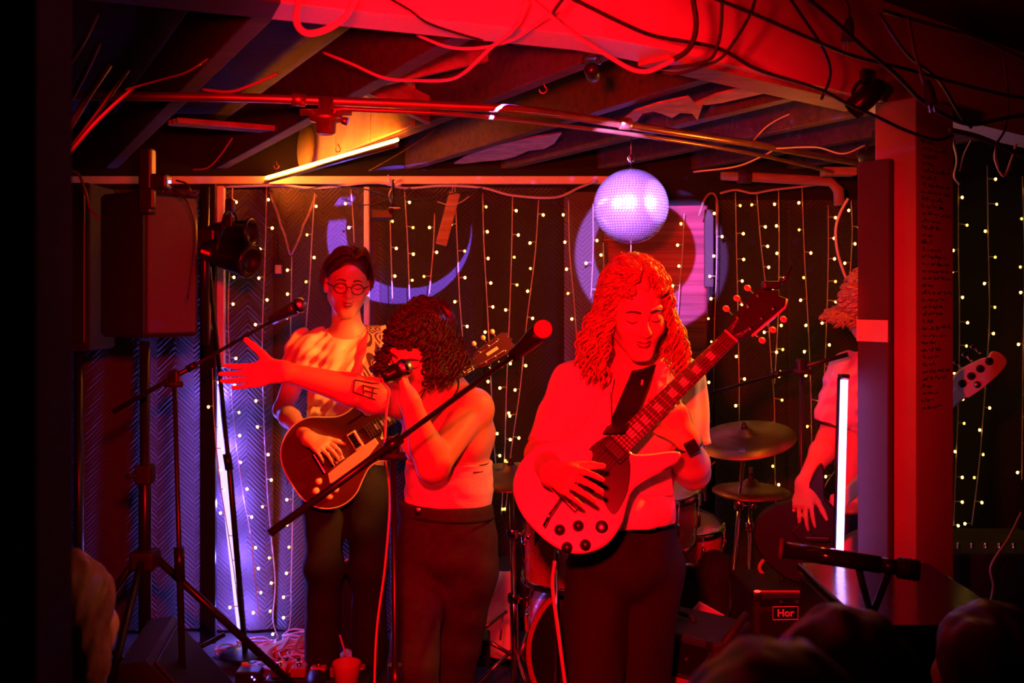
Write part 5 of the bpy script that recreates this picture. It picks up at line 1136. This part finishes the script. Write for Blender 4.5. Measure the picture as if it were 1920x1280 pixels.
def cabinet(name, label, corner, wdir, ddir, W_, D_, z0, z1, cat='speaker'):
    c = corner+wdir*W_/2+ddir*D_/2; o = thing(name, label, cat, Vector((c.x, c.y, z0))); return o, Matrix(((wdir.x, ddir.x, 0), (wdir.y, ddir.y, 0), (0, 0, 1)))
# grille faces right-front, glossy side faces left-front
Kc = Vector((P(268, 0, 3.32).x, 3.32, 0)); wd_ = Vector((.62, .79, 0)).normalized(); dd_ = Vector((-.85, .52, 0)).normalized()
z0, z1 = P(0, 632, 3.4).z, P(0, 362, 3.4).z
ls_ = thing('loudspeaker', 'black loudspeaker high on the tripod stand at the left, dotted with violet light', 'speaker', (Kc+wd_*.10+dd_*.12)+Vector((0, 0, z0)))
o2 = ls_.location; A_, B_, C_, D_ = Kc, Kc+wd_*.21, Kc+wd_*.18+dd_*.24, Kc+dd_*.22
pl_ = [Vector((q.x-o2.x, q.y-o2.y)) for q in (A_, B_, C_, D_)]
MB().plate([(q.x, q.y) for q in pl_], 0, z1-z0, .012).build('cabinet', mat('cabinet_plastic', (.020, .012, .012), .30, coat=.3), ls_)
gc = (Kc+wd_*.105)-o2; R_g = Matrix(((wd_.x, -wd_.y, 0), (wd_.y, wd_.x, 0), (0, 0, 1)))
nrm_ = Vector((wd_.y, -wd_.x, 0)); gq = gc+nrm_*.004; gq.z = (z1-z0)/2
MB().bbox(gq, (.185, .012, z1-z0-.03), .005, R_g).build('grille', M_['grey'], ls_)
for zq in (.17, .42): MB().tube([gq+wd_*0.0+nrm_*.008+Vector((0, 0, zq-(z1-z0)/2-.0)), gq+nrm_*.009+Vector((0, 0, zq-(z1-z0)/2+.001))], .006, 8).build('screw', M_['fret'], ls_)
MB().bbox(((B_+C_)/2-o2)*.9+Vector((0, 0, -.02)), (.20, .12, .035), .006, R_g).build('mount', M_['black'], ls_)
o = thing('loudspeaker', 'large black cabinet standing behind the speaker stand at the far left', 'speaker', P(148, 660, 3.9)+Vector((0, 0, 0)))
MB().bbox((0, 0, .33), (.19, .25, .64), .012).build('cabinet', M_['dark'], o); MB().bbox((0, -.128, .33), (.16, .012, .58), .004).build('grille', M_['black'], o)
MB().tube([(0, 0, .01), (0, 0, -P(148, 660, 3.9).z)], .018, 10).build('pole', M_['blackm'], o)
o = thing('gooseneck_microphone', 'small dark gooseneck microphone at the left edge', 'microphone', P(92, 900, 3.0)); MB().tube(rel(o, smooth_path([P(92, 900, 3.0), P(94, 800, 3.0), P(100, 745, 3.0), P(104, 722, 3.0)])), .003, 6).build('gooseneck', M_['steel'], o); MB().tube(rel(o, [P(98, 718, 3.0), P(118, 714, 3.0)]), .009, 10).build('head', M_['steel'], o)
MB().tube([(0, 0, 0), (0, 0, -P(92, 900, 3.0).z)], .009, 8).build('pole', M_['blackm'], o); MB().lathe([(0, .02), (.10, .01), (.11, 0)], (0, 0, -P(92, 900, 3.0).z), seg=24).build('round_base', M_['blackm'], o)
post(-70, 66, -140, 2600, 1.15, 'dark', 'black_column', 'black column filling the left picture edge', .1, 'column')
# floor monitor
wdg = thing('floor_monitor', 'black wedge floor monitor at the lower left', 'speaker', P(335, 1262, 3.3)-Vector((0, 0, P(335, 1262, 3.3).z)))
pr = [(-.17, 0), (.25, 0), (.26, .08), (-.06, .46), (-.14, .45), (-.19, .10)]
b = MB(); n = len(pr); b.add([(x_, y_, z_) for y_ in (-.22, .22) for x_, z_ in pr], [tuple(range(n)), tuple(range(n, 2*n))[::-1]]+[(k, (k+1) % n, n+(k+1) % n, n+k) for k in range(n)])
b.build('cabinet', M_['tolex'], wdg); wdg.rotation_euler = (0, 0, .15)
MB().bbox((.103, 0, .274), (.44, .38, .012), .004, Matrix.Rotation(.871, 3, 'Y')).build('grille', M_['black'], wdg)
MB().bbox((-.03, -.223, .2), (.12, .006, .04), .002).build('side_handle', M_['rubber'], wdg)
# ------------------------------------------------------------------ drums
def drum(name, label, c, ax, r, dep, shell='drumred', front='drumhead', lugs=8, hoop='chrome', spurs=False, root=None, bead=True):
    o = thing(name, label, 'drum', c); ax = Vector(ax).normalized(); q = Vector((0, 0, 1)).rotation_difference(ax)
    MB().lathe([(r, -dep/2), (r, dep/2), (r-.006, dep/2), (r-.006, -dep/2), (r, -dep/2)], (0, 0, 0), ax, 48).build('shell', M_[shell], o)
    for s_, mm in ((1, front), (-1, 'drumhead')):
        MB().lathe([(0, s_*(dep/2+.002)), (r*.97, s_*(dep/2+.002)), (r*1.0, s_*(dep/2-.004))], (0, 0, 0), ax, 48).build('drum_head', M_[mm], o)
        MB().lathe([(r*.985, s_*(dep/2+.010)), (r+.012, s_*(dep/2+.010)), (r+.013, s_*(dep/2-.014)), (r+.004, s_*(dep/2-.014)), (r+.002, s_*dep/2)], (0, 0, 0), ax, 48).build('hoop', M_[hoop], o)
    for k in range(lugs):
        a = 2*PI*(k+.5)/lugs; d = q @ Vector((math.cos(a), math.sin(a), 0)); p0, p1 = d*(r+.013)+ax*(dep/2+.004), d*(r+.013)-ax*(dep/2+.004)
        l = MB().tube([d*(r+.010)+ax*dep*.14, d*(r+.018)+ax*dep*.10, d*(r+.018)-ax*dep*.10, d*(r+.010)-ax*dep*.14], .0085, 8).build('lug', M_['chrome'], o); MB().cyl(p0, p1, .0028, seg=6).build('tension_rod', M_['chrome'], l)
    return o
bd = drum('bass_drum', 'bass drum with black front head and red hoop, behind the white guitar cable', P(1125, 1190, 3.9), (0, -1, 0), .28, .40, 'drumred', 'drumblack', 10, 'drumred')
for s_ in (-1, 1): MB().tube([(s_*.24, -.12, -.14), (s_*.36, -.22, -P(1125, 1190, 3.9).z+.01)], .009, 8).build('spur', M_['chrome'], bd)
MB().lathe([(0, .0), (.02, .0), (.024, -.004)], (-.105, -.21, -.19), (0, -1, 0), 16).build('badge', M_['copper'], bd)
ft = drum('floor_tom', 'red floor tom showing left of the white guitar', P(1082, 1022, 3.75), (0, 0, 1), .20, .24)
for k in range(3):
    a = .6+k*2*PI/3+1.6; MB().tube([(.215*math.cos(a), .215*math.sin(a), .05), (.215*math.cos(a), .215*math.sin(a), -P(1082, 1022, 3.75).z+.01)], .0065, 8).build('leg', M_['chrome'], ft)
drum('rack_tom', 'red rack tom with chrome lugs just right of the blazer', P(1226, 958, 3.7), (.05, -.22, 1), .15, .20, 'drumred', 'drumhead', 8)
sn = drum('snare_drum', 'shallow chrome-hooped snare drum right of the rack tom', P(1268, 1003, 3.95), (.03, -.12, 1), .175, .11, 'drumred', 'drumhead', 8)
def cymbal(name, label, c, ax, r, stand, base=None, hat=False):
    o = thing(name, label, 'cymbal', c)
    MB().lathe([(.008, .030), (.022, .026), (.036, .010), (.06, .006), (r*.6, -.004), (r, -.016), (r, -.0175), (r*.6, -.006), (.06, .004), (.034, .008), (.020, .024), (.008, .028)], (0, 0, 0), ax, 56).build('disc', M_['brass'], o)
    if hat: MB().lathe([(.008, -.034), (.036, -.030), (.06, -.026), (r, -.019), (r, -.021)], (0, 0, 0), ax, 56).build('lower_disc', M_['brass'], o)
    MB().lathe([(0, .052), (.008, .052), (.010, .036), (.014, .030), (.0, .028)], (0, 0, 0), ax, 14).build('felt_nut', M_['black'], o)
    return o
def tripod(name, label, top, r=.010, spread=.28, m='chrome', boom=None, jx=0, foot=None):
    base = Vector(foot) if foot else Vector((top.x, top.y, 0)); o = thing(name, label, 'cymbal stand', base); t = Vector(top)-base
    MB().tube([t*.14, t*.5, t*.505, t], [r*1.25, r*1.25, r*.8, r*.8], 12).build('pole', M_[m], o)
    for q in (.5, .76): MB().lathe([(r*1.7, -.016), (r*1.9, -.01), (r*1.9, .01), (r*1.7, .016)], t*q, seg=14).tube([t*q, t*q+Vector((.045, -.01, 0))], .005, 6).sph(t*q+Vector((.05, -.01, 0)), (.012, .006, .012), 8, 6).build('clamp', M_[m], o)
    for k in range(3):
        a = .9+k*2*PI/3; ft = Vector((spread*math.cos(a), spread*math.sin(a), .012)); l = MB().tube([t*.30, ft], .0075, 8).build('leg', M_[m], o); MB().sph(ft, (.016, .016, .012), 8, 6).build('rubber_foot', M_['rubber'], l)
        MB().tube([ft*.55+Vector((0, 0, t.z*.13)), t*.14], .005, 6).build('brace', M_[m], o)
    return o
cl = P(958, 885, 3.7); cymbal('crash_cymbal', 'cymbal seen edge-on between the singer and the white guitar', cl, (-.04, -.10, 1), .20, None); tripod('cymbal_stand', 'chrome cymbal stand left of the bass drum', cl-Vector((0, 0, .004)), .012, foot=(P(968, 0, 3.7).x, 3.7, 0))
cc = P(1397, 816, 3.7); cymbal('crash_cymbal', 'large tilted cymbal below the white guitar headstock', cc, (-.16, -.24, 1), .185, None); tripod('cymbal_stand', 'chrome stand of the large tilted cymbal', cc-Vector((0, 0, .004)), .010, foot=(P(1352, 0, 3.7).x, 3.7, 0))
ch = P(1408, 912, 3.78); cymbal('hi_hat', 'pair of hi-hat cymbals below the large tilted cymbal', ch, (0, -.05, 1), .145, None, hat=True); hs_ = tripod('cymbal_stand', 'chrome hi-hat stand with a rod through the paired cymbals', ch+Vector((0, 0, .075)), .009, foot=(P(1400, 0, 3.78).x, 3.78, 0))
hd = thing('bent_tube', 'reddish curved metal tube near the hi-hat stand', 'tube', P(1450, 1060, 3.6)); MB().tube(rel(hd, smooth_path([P(1468, 1040, 3.6), P(1440, 1044, 3.6), P(1424, 1062, 3.6), P(1434, 1078, 3.6), P(1458, 1082, 3.6)])), .007, 8).build('tube', M_['red_cable'], hd)
# draped white cloth and leaning tripod of the front stand
a, b = P(890, 1072, 4.2), P(964, 1228, 4.05); nx, nz = 24, 34; vs = []; 
for i in range(nx):
    for j in range(nz):
        u, v_ = i/(nx-1), j/(nz-1); xl = P(912-58*v_, 0, 4.2).x; xr = P(966, 0, 4.2).x; vs.append((xl+(xr-xl)*u, 4.2-.18*v_+.012*math.sin(u*9+v_*3)+.008*math.sin(v_*14+u*5), a.z+(b.z-a.z)*v_))
ob = thing('white_cloth', 'white cloth draped over a case beside the cymbal stand, glowing red', 'cloth', a); mb_ = MB().add([Vector(q)-a for q in vs], [(i*nz+j, (i+1)*nz+j, (i+1)*nz+j+1, i*nz+j+1) for i in range(nx-1) for j in range(nz-1)], True).build('drape', M_['wrinkled'], ob); mb_.modifiers.new('t', 'SOLIDIFY').thickness = .01
MB().bbox(Vector((P(925, 0, 4.4).x, 4.42, .2))-a, (.16, .26, .40), .01).build('case', M_['tolex'], ob)
o = thing('pedal_stand', 'chrome folding kick pedal and strut in front of the white cloth', 'pedal', (P(940, 0, 3.75).x, 3.75, 0))
for p0, p1, r_ in (((890, 1190, 3.7), (950, 1145, 3.75), .009), ((905, 1195, 3.7), (960, 1228, 3.7), .008), ((943, 1150, 3.75), (938, 1200, 3.72), .004), ((975, 1228, 3.7), (990, 1185, 3.75), .010)): MB().tube(rel(o, [P(*p0), P(*p1)]), r_, 8).build('strut', M_['steel'], o)
MB().bbox(P(896, 1215, 3.6)-o.location, (.09, .12, .10), .01).build('base', M_['black'], o)
# ------------------------------------------------------------------ amplifiers
def text_mesh(tc, m):
    o = bpy.data.objects.new('t', tc); me = bpy.data.meshes.new_from_object(o); bpy.data.objects.remove(o); me.materials.clear(); me.materials.append(M_[m]); return link('lettering', me)
def amp(label, corner, wdir, ddir, W_, D_, z0, z1, badge, band=.16, grille='grille', strip_=0):
    wdir, ddir = Vector(wdir).normalized(), Vector(ddir).normalized(); nrm = -ddir; c = corner+wdir*W_/2+ddir*D_/2; c.z = z0; o = thing('guitar_amplifier', label, 'amplifier', c); R = Matrix(((wdir.x, ddir.x, 0), (wdir.y, ddir.y, 0), (0, 0, 1))); Hh = z1-z0
    MB().bbox((0, 0, Hh/2), (W_, D_, Hh), .014, R).build('cabinet', M_['tolex'], o)
    f = nrm*(D_/2+.002)
    MB().bbox(f+Vector((0, 0, (Hh-band*Hh)/2+.01)), (W_-.04, .008, Hh*(1-band)-.05), .003, R).build('speaker_grille', M_[grille], o)
    MB().bbox(f+Vector((0, 0, Hh*(1-band/2)-.01)), (W_-.04, .006, Hh*band-.02), .002, R).build('control_panel', M_['blackm'], o)
    for k in range(6): MB().lathe([(0, .014), (.008, .014), (.010, 0)], f+wdir*(-W_*.3+k*W_*.12)+Vector((0, 0, Hh*(1-band/2)-.01)), nrm, 12).build('knob', M_['black'], o)
    hnd = MB().tube(smooth_path([Vector((0, 0, Hh))-wdir*.09, Vector((0, 0, Hh+.018))-wdir*.06, Vector((0, 0, Hh+.018))+wdir*.06, Vector((0, 0, Hh))+wdir*.09]), .009, 8).build('handle', M_['rubber'], o)
    for sx in (-1, 1):
        for sz in (0, 1): MB().bbox(wdir*sx*(W_/2-.014)+nrm*(D_/2-.014)+Vector((0, 0, .016+sz*(Hh-.032))), (.034, .034, .034), .008, R).build('corner_cap', M_['black'], o)
    if badge:
        txt, off, h_ = badge; bg = MB().bbox(f+nrm*.006+Vector(off[0]*wdir)+Vector((0, 0, off[1])), (h_*2.9, .004, h_*1.5), .002, R).build('badge', M_['blackm'], o)
        rm = MB(); 
        w2, hh2 = h_*1.42, h_*.72; cpt = f+nrm*.009+Vector(off[0]*wdir)+Vector((0, 0, off[1])); rm.tube([cpt+wdir*x+Vector((0, 0, z)) for x, z in ((-w2, -hh2), (w2, -hh2), (w2, hh2), (-w2, hh2), (-w2, -hh2))], .0018, 5); rm.build('badge_rim', M_['white'], o)
        if txt:
            tc = bpy.data.curves.new('lettering', 'FONT'); tc.body = txt; tc.size = h_*1.15; tc.align_x = 'CENTER'; tc.align_y = 'CENTER'; tc.extrude = .001; tc.offset = .0008; to = text_mesh(tc, 'white')
            to.parent = o; to.matrix_local = Matrix.Translation(cpt+nrm*.001) @ (R @ Matrix.Rotation(PI/2, 3, 'X')).to_4x4()
    return o
amp('guitar amplifier with pale grille cloth at the bottom, in front of the drums', Vector((.245, 3.19, 0)), (.77, -.64, 0), (.64, .77, 0), .45, .25, .05, .575, (None, (-.14, .455), .026), band=.22)
ab = amp('black bass amplifier with a framed badge beside the hi-hat stand', Vector((P(1408, 0, 3.4).x, 3.36, 0)), (1, .05, 0), (-.05, 1, 0), .46, .30, 0, P(0, 1104, 3.4).z, ('Hor', (-.125, .53-.012), .030), band=.08, grille='black')
MB().sph(Vector((-.21, -.16, P(0, 1104, 3.4).z+.004)), (.012, .006, .004), 10, 6).build('pilot_lamp', M_['ledred'], ab)
MB().bbox((-.13, -.152, P(0, 1104, 3.4).z+.001), (.17, .006, .008), .002).build('trim_strip', mat('red_trim', (.5, .04, .06), .4), ab)
la = amp('small amplifier with striped grille standing behind the man\'s legs', Vector((P(600, 0, 4.42).x, 4.42, 0)), (1, -.06, 0), (.06, 1, 0), .24, .2, .02, P(0, 1088, 4.45).z, None, band=.06)
for k in range(9): MB().box((-.09+k*.0225, -.108, .135), (.004, .004, .22)).build('grille_rib', M_['white'], la)
tc = bpy.data.curves.new('lettering', 'FONT'); tc.body = 'a'; tc.size = .085; tc.shear = .4; tc.extrude = .002; to = text_mesh(tc, 'black'); to.parent = la; to.location = (.025, -.113, .18); to.rotation_euler = (PI/2, 0, 0)
o = thing('gig_bag', 'black padded gig bag leaning behind the man\'s left leg', 'bag', (P(640, 0, 4.3).x, 4.33, 0)); v = Vol(); v.ell((P(655, 0, 4.3).x, 4.34, .22), (.07, .045, .23)); v.mesh('bag', .008, M_['dark'], o, cuts=[half((0, 0, .004), (0, 0, -1))]); MB().tube([(.035+.062*math.cos(t), -.03, .32+.13*math.sin(t)) for t in np.linspace(.9, 2.9, 14)], .005, 6).build('piping', M_['red_cable'], o)
# ------------------------------------------------------------------ things lying on the floor at the left
def coil(label, px, py, d, r, m, turns=5):
    c = P(px, py, d); c.z = 0; o = thing('cable_coil', label, 'cable', c); pts = []
    for i in range(turns*24):
        a = i*2*PI/24; rr_ = r*(1+.10*math.sin(i*.37)+.06*math.sin(i*.11)); pts.append((rr_*math.cos(a), rr_*.7*math.sin(a), .008+.010*(i/24)+.006*math.sin(i*.7)))
    MB().tube(pts, .0045, 6).build('loop', M_[m], o); return o
coil('pale coiled cable on the floor under the violet tube', 480, 1222, 4.42, .08, 'red_cable'); coil('pale cable coil lying behind the cardboard flap', 560, 1214, 4.50, .07, 'red_cable', 6); coil('loose pale cable coil at the foot of the fairy lights', 430, 1226, 4.40, .06, 'red_cable', 3)
o = thing('cardboard_box', 'flattened open cardboard box on the floor by the fairy lights', 'box', (P(505, 0, 4.3).x, 4.32, 0)); MB().bbox((-.02, 0, .045), (.20, .16, .006), .002, Matrix.Rotation(-.42, 3, 'Y')).build('flap', M_['card'], o); MB().bbox((.03, .02, .03), (.18, .14, .05), .004, Matrix.Rotation(.2, 3, 'Z')).build('tray', M_['card'], o); MB().bbox((.13, -.03, .10), (.02, .16, .005), .002, Matrix.Rotation(.9, 3, 'Y')).build('flap', M_['card'], o)
o = thing('basket', 'shallow wicker basket full of cords on the floor', 'basket', (P(560, 0, 4.22).x, 4.24, 0)); MB().lathe([(.0, .006), (.09, .006), (.13, .08), (.135, .08), (.098, 0), (0, 0)], seg=30).build('bowl', M_['brownwood'], o)
for k in range(4): MB().tube([(.13-.02*k+.0*a, 0, 0) if 0 else ((.098+.010*k)*math.cos(a), (.098+.010*k)*math.sin(a), .012+.020*k) for a in np.linspace(0, 2*PI, 30)], .005, 5).build('weave_ring', M_['card'], o)
MB().tube([((.07+.02*math.sin(i*.9))*math.cos(i*.5), (.07+.02*math.sin(i*.9))*math.sin(i*.5), .06+.02*math.sin(i*.7)) for i in range(80)], .004, 5).build('cords', M_['red_cable'], o)
for i in range(3):
    a_ = P(548+i*7, 1232-i*3, 4.3); tag(MB().tube([a_, a_+Vector((.05+.01*i, .01, .075+.012*i))], [.006, .003], 6).build('twig', M_['brownwood']), ['lowest', 'middle', 'uppermost'][i]+' of the three sticks poking out of the basket', 'twig')
bd_ = thing('pedal_board', 'black pedal board lying at the bottom left of the stage', 'pedal board', (P(600, 0, 4.1).x, 4.10, 0)); MB().bbox((0, 0, .02), (.42, .16, .03), .006).build('board', M_['blackm'], bd_)
for i, (cn, col_) in enumerate((('left end', (.5, .08, .06)), ('second', (.35, .06, .05)), ('third', (.5, .2, .15)), ('fourth', (.3, .05, .05)), ('right end', (.55, .1, .08)))):
    o = thing('effect_pedal', f'small reddish effect pedal, {cn} of the row on the pedal board' if i in (1, 2, 3) else f'small reddish effect pedal at the {cn} of the pedal board', 'pedal', bd_.location+Vector((-.16+.08*i, 0, .036))); MB().bbox((0, 0, .020), (.062, .11, .04), .006).build('housing', mat('pedal_paint', col_, .35), o)
    MB().lathe([(0, .014), (.010, .014), (.011, 0)], (0, -.03, .04), seg=12).build('foot_switch', M_['chrome'], o)
    for s_ in (-1, 1): MB().lathe([(0, .012), (.007, .012), (.008, 0)], (s_*.015, .03, .04), seg=10).build('knob', M_['black'], o)
    MB().sph((0, .008, .041), .003, 8, 6).build('led', M_['ledred'], o)
ps = thing('power_strip', 'white power strip lying slanted on the floor in front of the cardboard', 'power strip', (P(500, 0, 4.16).x, 4.16, 0)); RZ = Matrix.Rotation(-.5, 3, 'Z'); MB().bbox((0, 0, .025), (.24, .055, .04), .006, RZ).build('housing', M_['white'], ps)
for k in range(4): MB().bbox(RZ @ Vector((-.08+.055*k, 0, .046)), (.028, .028, .004), .001, RZ).build('socket', M_['black'], ps)
o = thing('adapter_box', 'black power adapter with tiny lights left of the power strip', 'adapter', (P(470, 0, 4.1).x, 4.08, 0)); MB().bbox((0, 0, .03), (.10, .07, .06), .006).build('housing', M_['black'], o); MB().sph((.02, -.036, .04), .004, 8, 6).build('led', M_['ledblue'], o); MB().sph((.03, -.036, .03), .004, 8, 6).build('led', M_['ledblue'], o)
o = thing('bucket', 'small red bucket on the floor between the man\'s feet', 'bucket', (P(659, 0, 4.1).x, 3.98, 0)); MB().lathe([(0, .004), (.036, .004), (.052, .125), (.056, .125), (.056, .12), (.040, 0), (0, 0)], seg=26).build('pail', mat('red_plastic', (.6, .05, .05), .4), o)
o = thing('paper_cone', 'crumpled pale paper behind the red bucket', 'paper', (P(655, 0, 4.3).x, 4.28, 0)); v = Vol(); v.ell(o.location+Vector((0, 0, .01)), (.085, .06, .045)); v.mesh('sheet', .006, M_['card'], o, cuts=[half((0, 0, .003), (0, 0, -1))], warp=folds(.012, (1, .5, 1), 60, 6))
cable([(637, 1190), (646, 1220), (652, 1240), (656, 1262)], 4.05, .0045, 'red_cable', 'pale lead hanging down into the red bucket')
cable([(514, 1210), (520, 1232), (524, 1252)], 4.15, .006, 'red_cable', 'pale lead bending over the cardboard flap')
tag(MB().bbox(P(1318, 1160, 3.5), (.10, .004, .12), .001, Euler((.5, .5, 0))).build('set_list', M_['paper']), 'white sheet of paper leaning behind the front amplifier', 'paper')
# ------------------------------------------------------------------ glossy case and bar in the right foreground
gc_ = thing('road_case', 'black case with a mirror-like glossy lid reflecting the neon tube', 'case', (.985, 2.53, 0)); MB().bbox((0, 0, .60), (.36, .53, .42), .01).build('box', M_['black'], gc_)
gl_ = MB().bbox((0, 0, .825), (.37, .54, .022), .006).build('lid', mat('glossy_lid', (.006, .006, .009), .16, bump=.08, bscale=14), gc_)
for sx in (-1, 1):
    for sy in (-1, 1): MB().tube([(sx*.15, sy*.22, .40), (sx*.15, sy*.22, 0)], .018, 8).build('leg', M_['blackm'], gc_)
br = thing('grip_bar', 'short glossy black bar with a ribbed right grip lying across the lid', 'bar', P(1600, 1048, 2.18)); bA, bB = P(1468, 1030, 2.2), P(1724, 1070, 2.12); 
MB().tube(rel(br, [bA, bA.lerp(bB, .72)]), .0185, 18).build('barrel', M_['gloss'], br); MB().tube(rel(br, [bA.lerp(bB, .72), bA.lerp(bB, .84)]), .0165, 18).build('neck', M_['blackm'], br); MB().tube(rel(br, [bA.lerp(bB, .84), bB]), .022, 18).build('grip', M_['rubber'], br)
for k in range(4):
    q_ = bA.lerp(bB, .86+.035*k); MB().lathe([(.0222, -.002), (.0245, 0), (.0222, .002)], q_-br.location, bB-bA, 18).build('grip_ring', M_['rubber'], br)
MB().tube(rel(br, [bA.lerp(bB, -.03), bA]), .024, 16).build('end_cap', M_['maroon'], br)
for q_ in (.55, .80):
    t_ = bA.lerp(bB, q_); MB().tube(rel(br, [t_, Vector((max(t_.x, .83), 2.30, .842))]), .008, 8).build('bracket', M_['blackm'], br)
# keyboard-like gear in the dark at the right edge
o = thing('equipment_rack', 'dark equipment table with small switches at the right edge behind the pillar', 'rack', (P(1880, 0, 3.6).x, 3.7, 0)); MB().bbox((0, 0, .35), (.42, .4, .66), .01).build('case', M_['tolex'], o)
for k in range(7): MB().lathe([(0, .02), (.007, .02), (.009, 0)], (-.17+.05*k, -.12, .68), seg=10).build('knob', M_['chrome'], o)
cable([(1846, 1200), (1852, 1150), (1862, 1100), (1858, 1060), (1890, 1010), (1915, 960)], 3.3, .004, 'red_cable', 'dim cable drooping at the right edge below the bass headstock')
tag(MB().bbox(P(1903, 1275, 3.0), (.09, .02, .03), .005).build('glow_box', mat('yellow_box', (.6, .5, .1), .5)), 'small yellow box in the bottom right corner', 'box')
o = thing('leaf_tuft', 'violet-lit tuft of pointed leaves on the wall trim above the man', 'ornament', P(738, 346, 4.5))
for k in range(16):
    a = RNG.uniform(-.3, PI+.3); l_ = RNG.uniform(.03, .065); e_ = Vector((math.cos(a)*l_, RNG.uniform(-.03, .03), math.sin(a)*l_*.8)); s2 = Vector((-math.sin(a), .3, math.cos(a)))*.008
    MB().add([(0, 0, 0), e_*.5+s2, e_, e_*.5-s2, e_*.5+Vector((0, -.006, 0))], [(0, 1, 4), (1, 2, 4), (2, 3, 4), (3, 0, 4)]).build('leaf', M_['leaf'], o)
MB().tube(smooth_path([(0, 0, 0), (-.02, 0, -.05), (-.01, .05, -.09)]), .004, 6).build('stem', M_['steel'], o)
o = thing('camera_mount', 'small black device hanging below the wall trim by the violet-lit batten', 'device', P(722, 402, 4.45)); MB().bbox((-.01, 0, 0), (.10, .05, .045), .006).build('housing', M_['black'], o); MB().cyl((.035, -.03, .012), (.035, -.05, .012), .014, seg=14).build('lens', M_['gloss'], o); MB().tube([(.03, 0, .02), (.035, .02, .10), (.03, .05, .16)], .006, 6).build('arm', M_['blackm'], o)
MB().bbox((.045, -.01, .028), (.05, .03, .006), .002).build('shelf', M_['steel'], o)
# lamps added beside the mirror ball throw dots in place of its reflections
def dots(M, o, tc, nt):
    vo = nt.nodes.new('ShaderNodeTexVoronoi'); vo.inputs['Scale'].default_value = 11; nt.links.new(tc.outputs['Normal'], vo.inputs['Vector'])
    return M('MULTIPLY', M('LESS_THAN', vo.outputs['Distance'], .13), 1.0)
for q_ in ((-.17, -.06, .02), (.17, -.06, .02), (0, -.19, 0)):
    l_ = lamp('ball_dot_lamp', 'POINT', BALL+Vector(q_), (0, 0, 0), 9, (.24, .10, 1), .001); gobo(l_, dots)

o = thing('microphone_stand', 'black stand tube slanting across the front amplifier', 'microphone stand', (P(1400, 0, 2.5).x, 2.5, 0)); MB().tube(rel(o, [P(1400, 1150, 2.5), P(1345, 1222, 2.45)]), .010, 8).tube(rel(o, [P(1345, 1222, 2.45), P(1270, 1330, 2.4)]), .013, 8).build('boom', M_['rubber'], o); MB().tube([P(1345, 1222, 2.45)-o.location, (P(1400, 0, 2.45).x-P(1400, 0, 2.5).x, 0, 0.01)], .012, 8).build('pole', M_['rubber'], o); MB().bbox(P(1345, 1222, 2.45)-o.location, (.03, .03, .05), .006).build('boom_clamp', M_['rubber'], o)
MB().lathe([(0, .02), (.03, .02), (.12, .008), (.13, 0), (0, 0)], (0, 0, 0), seg=28).build('round_base', M_['rubber'], o)
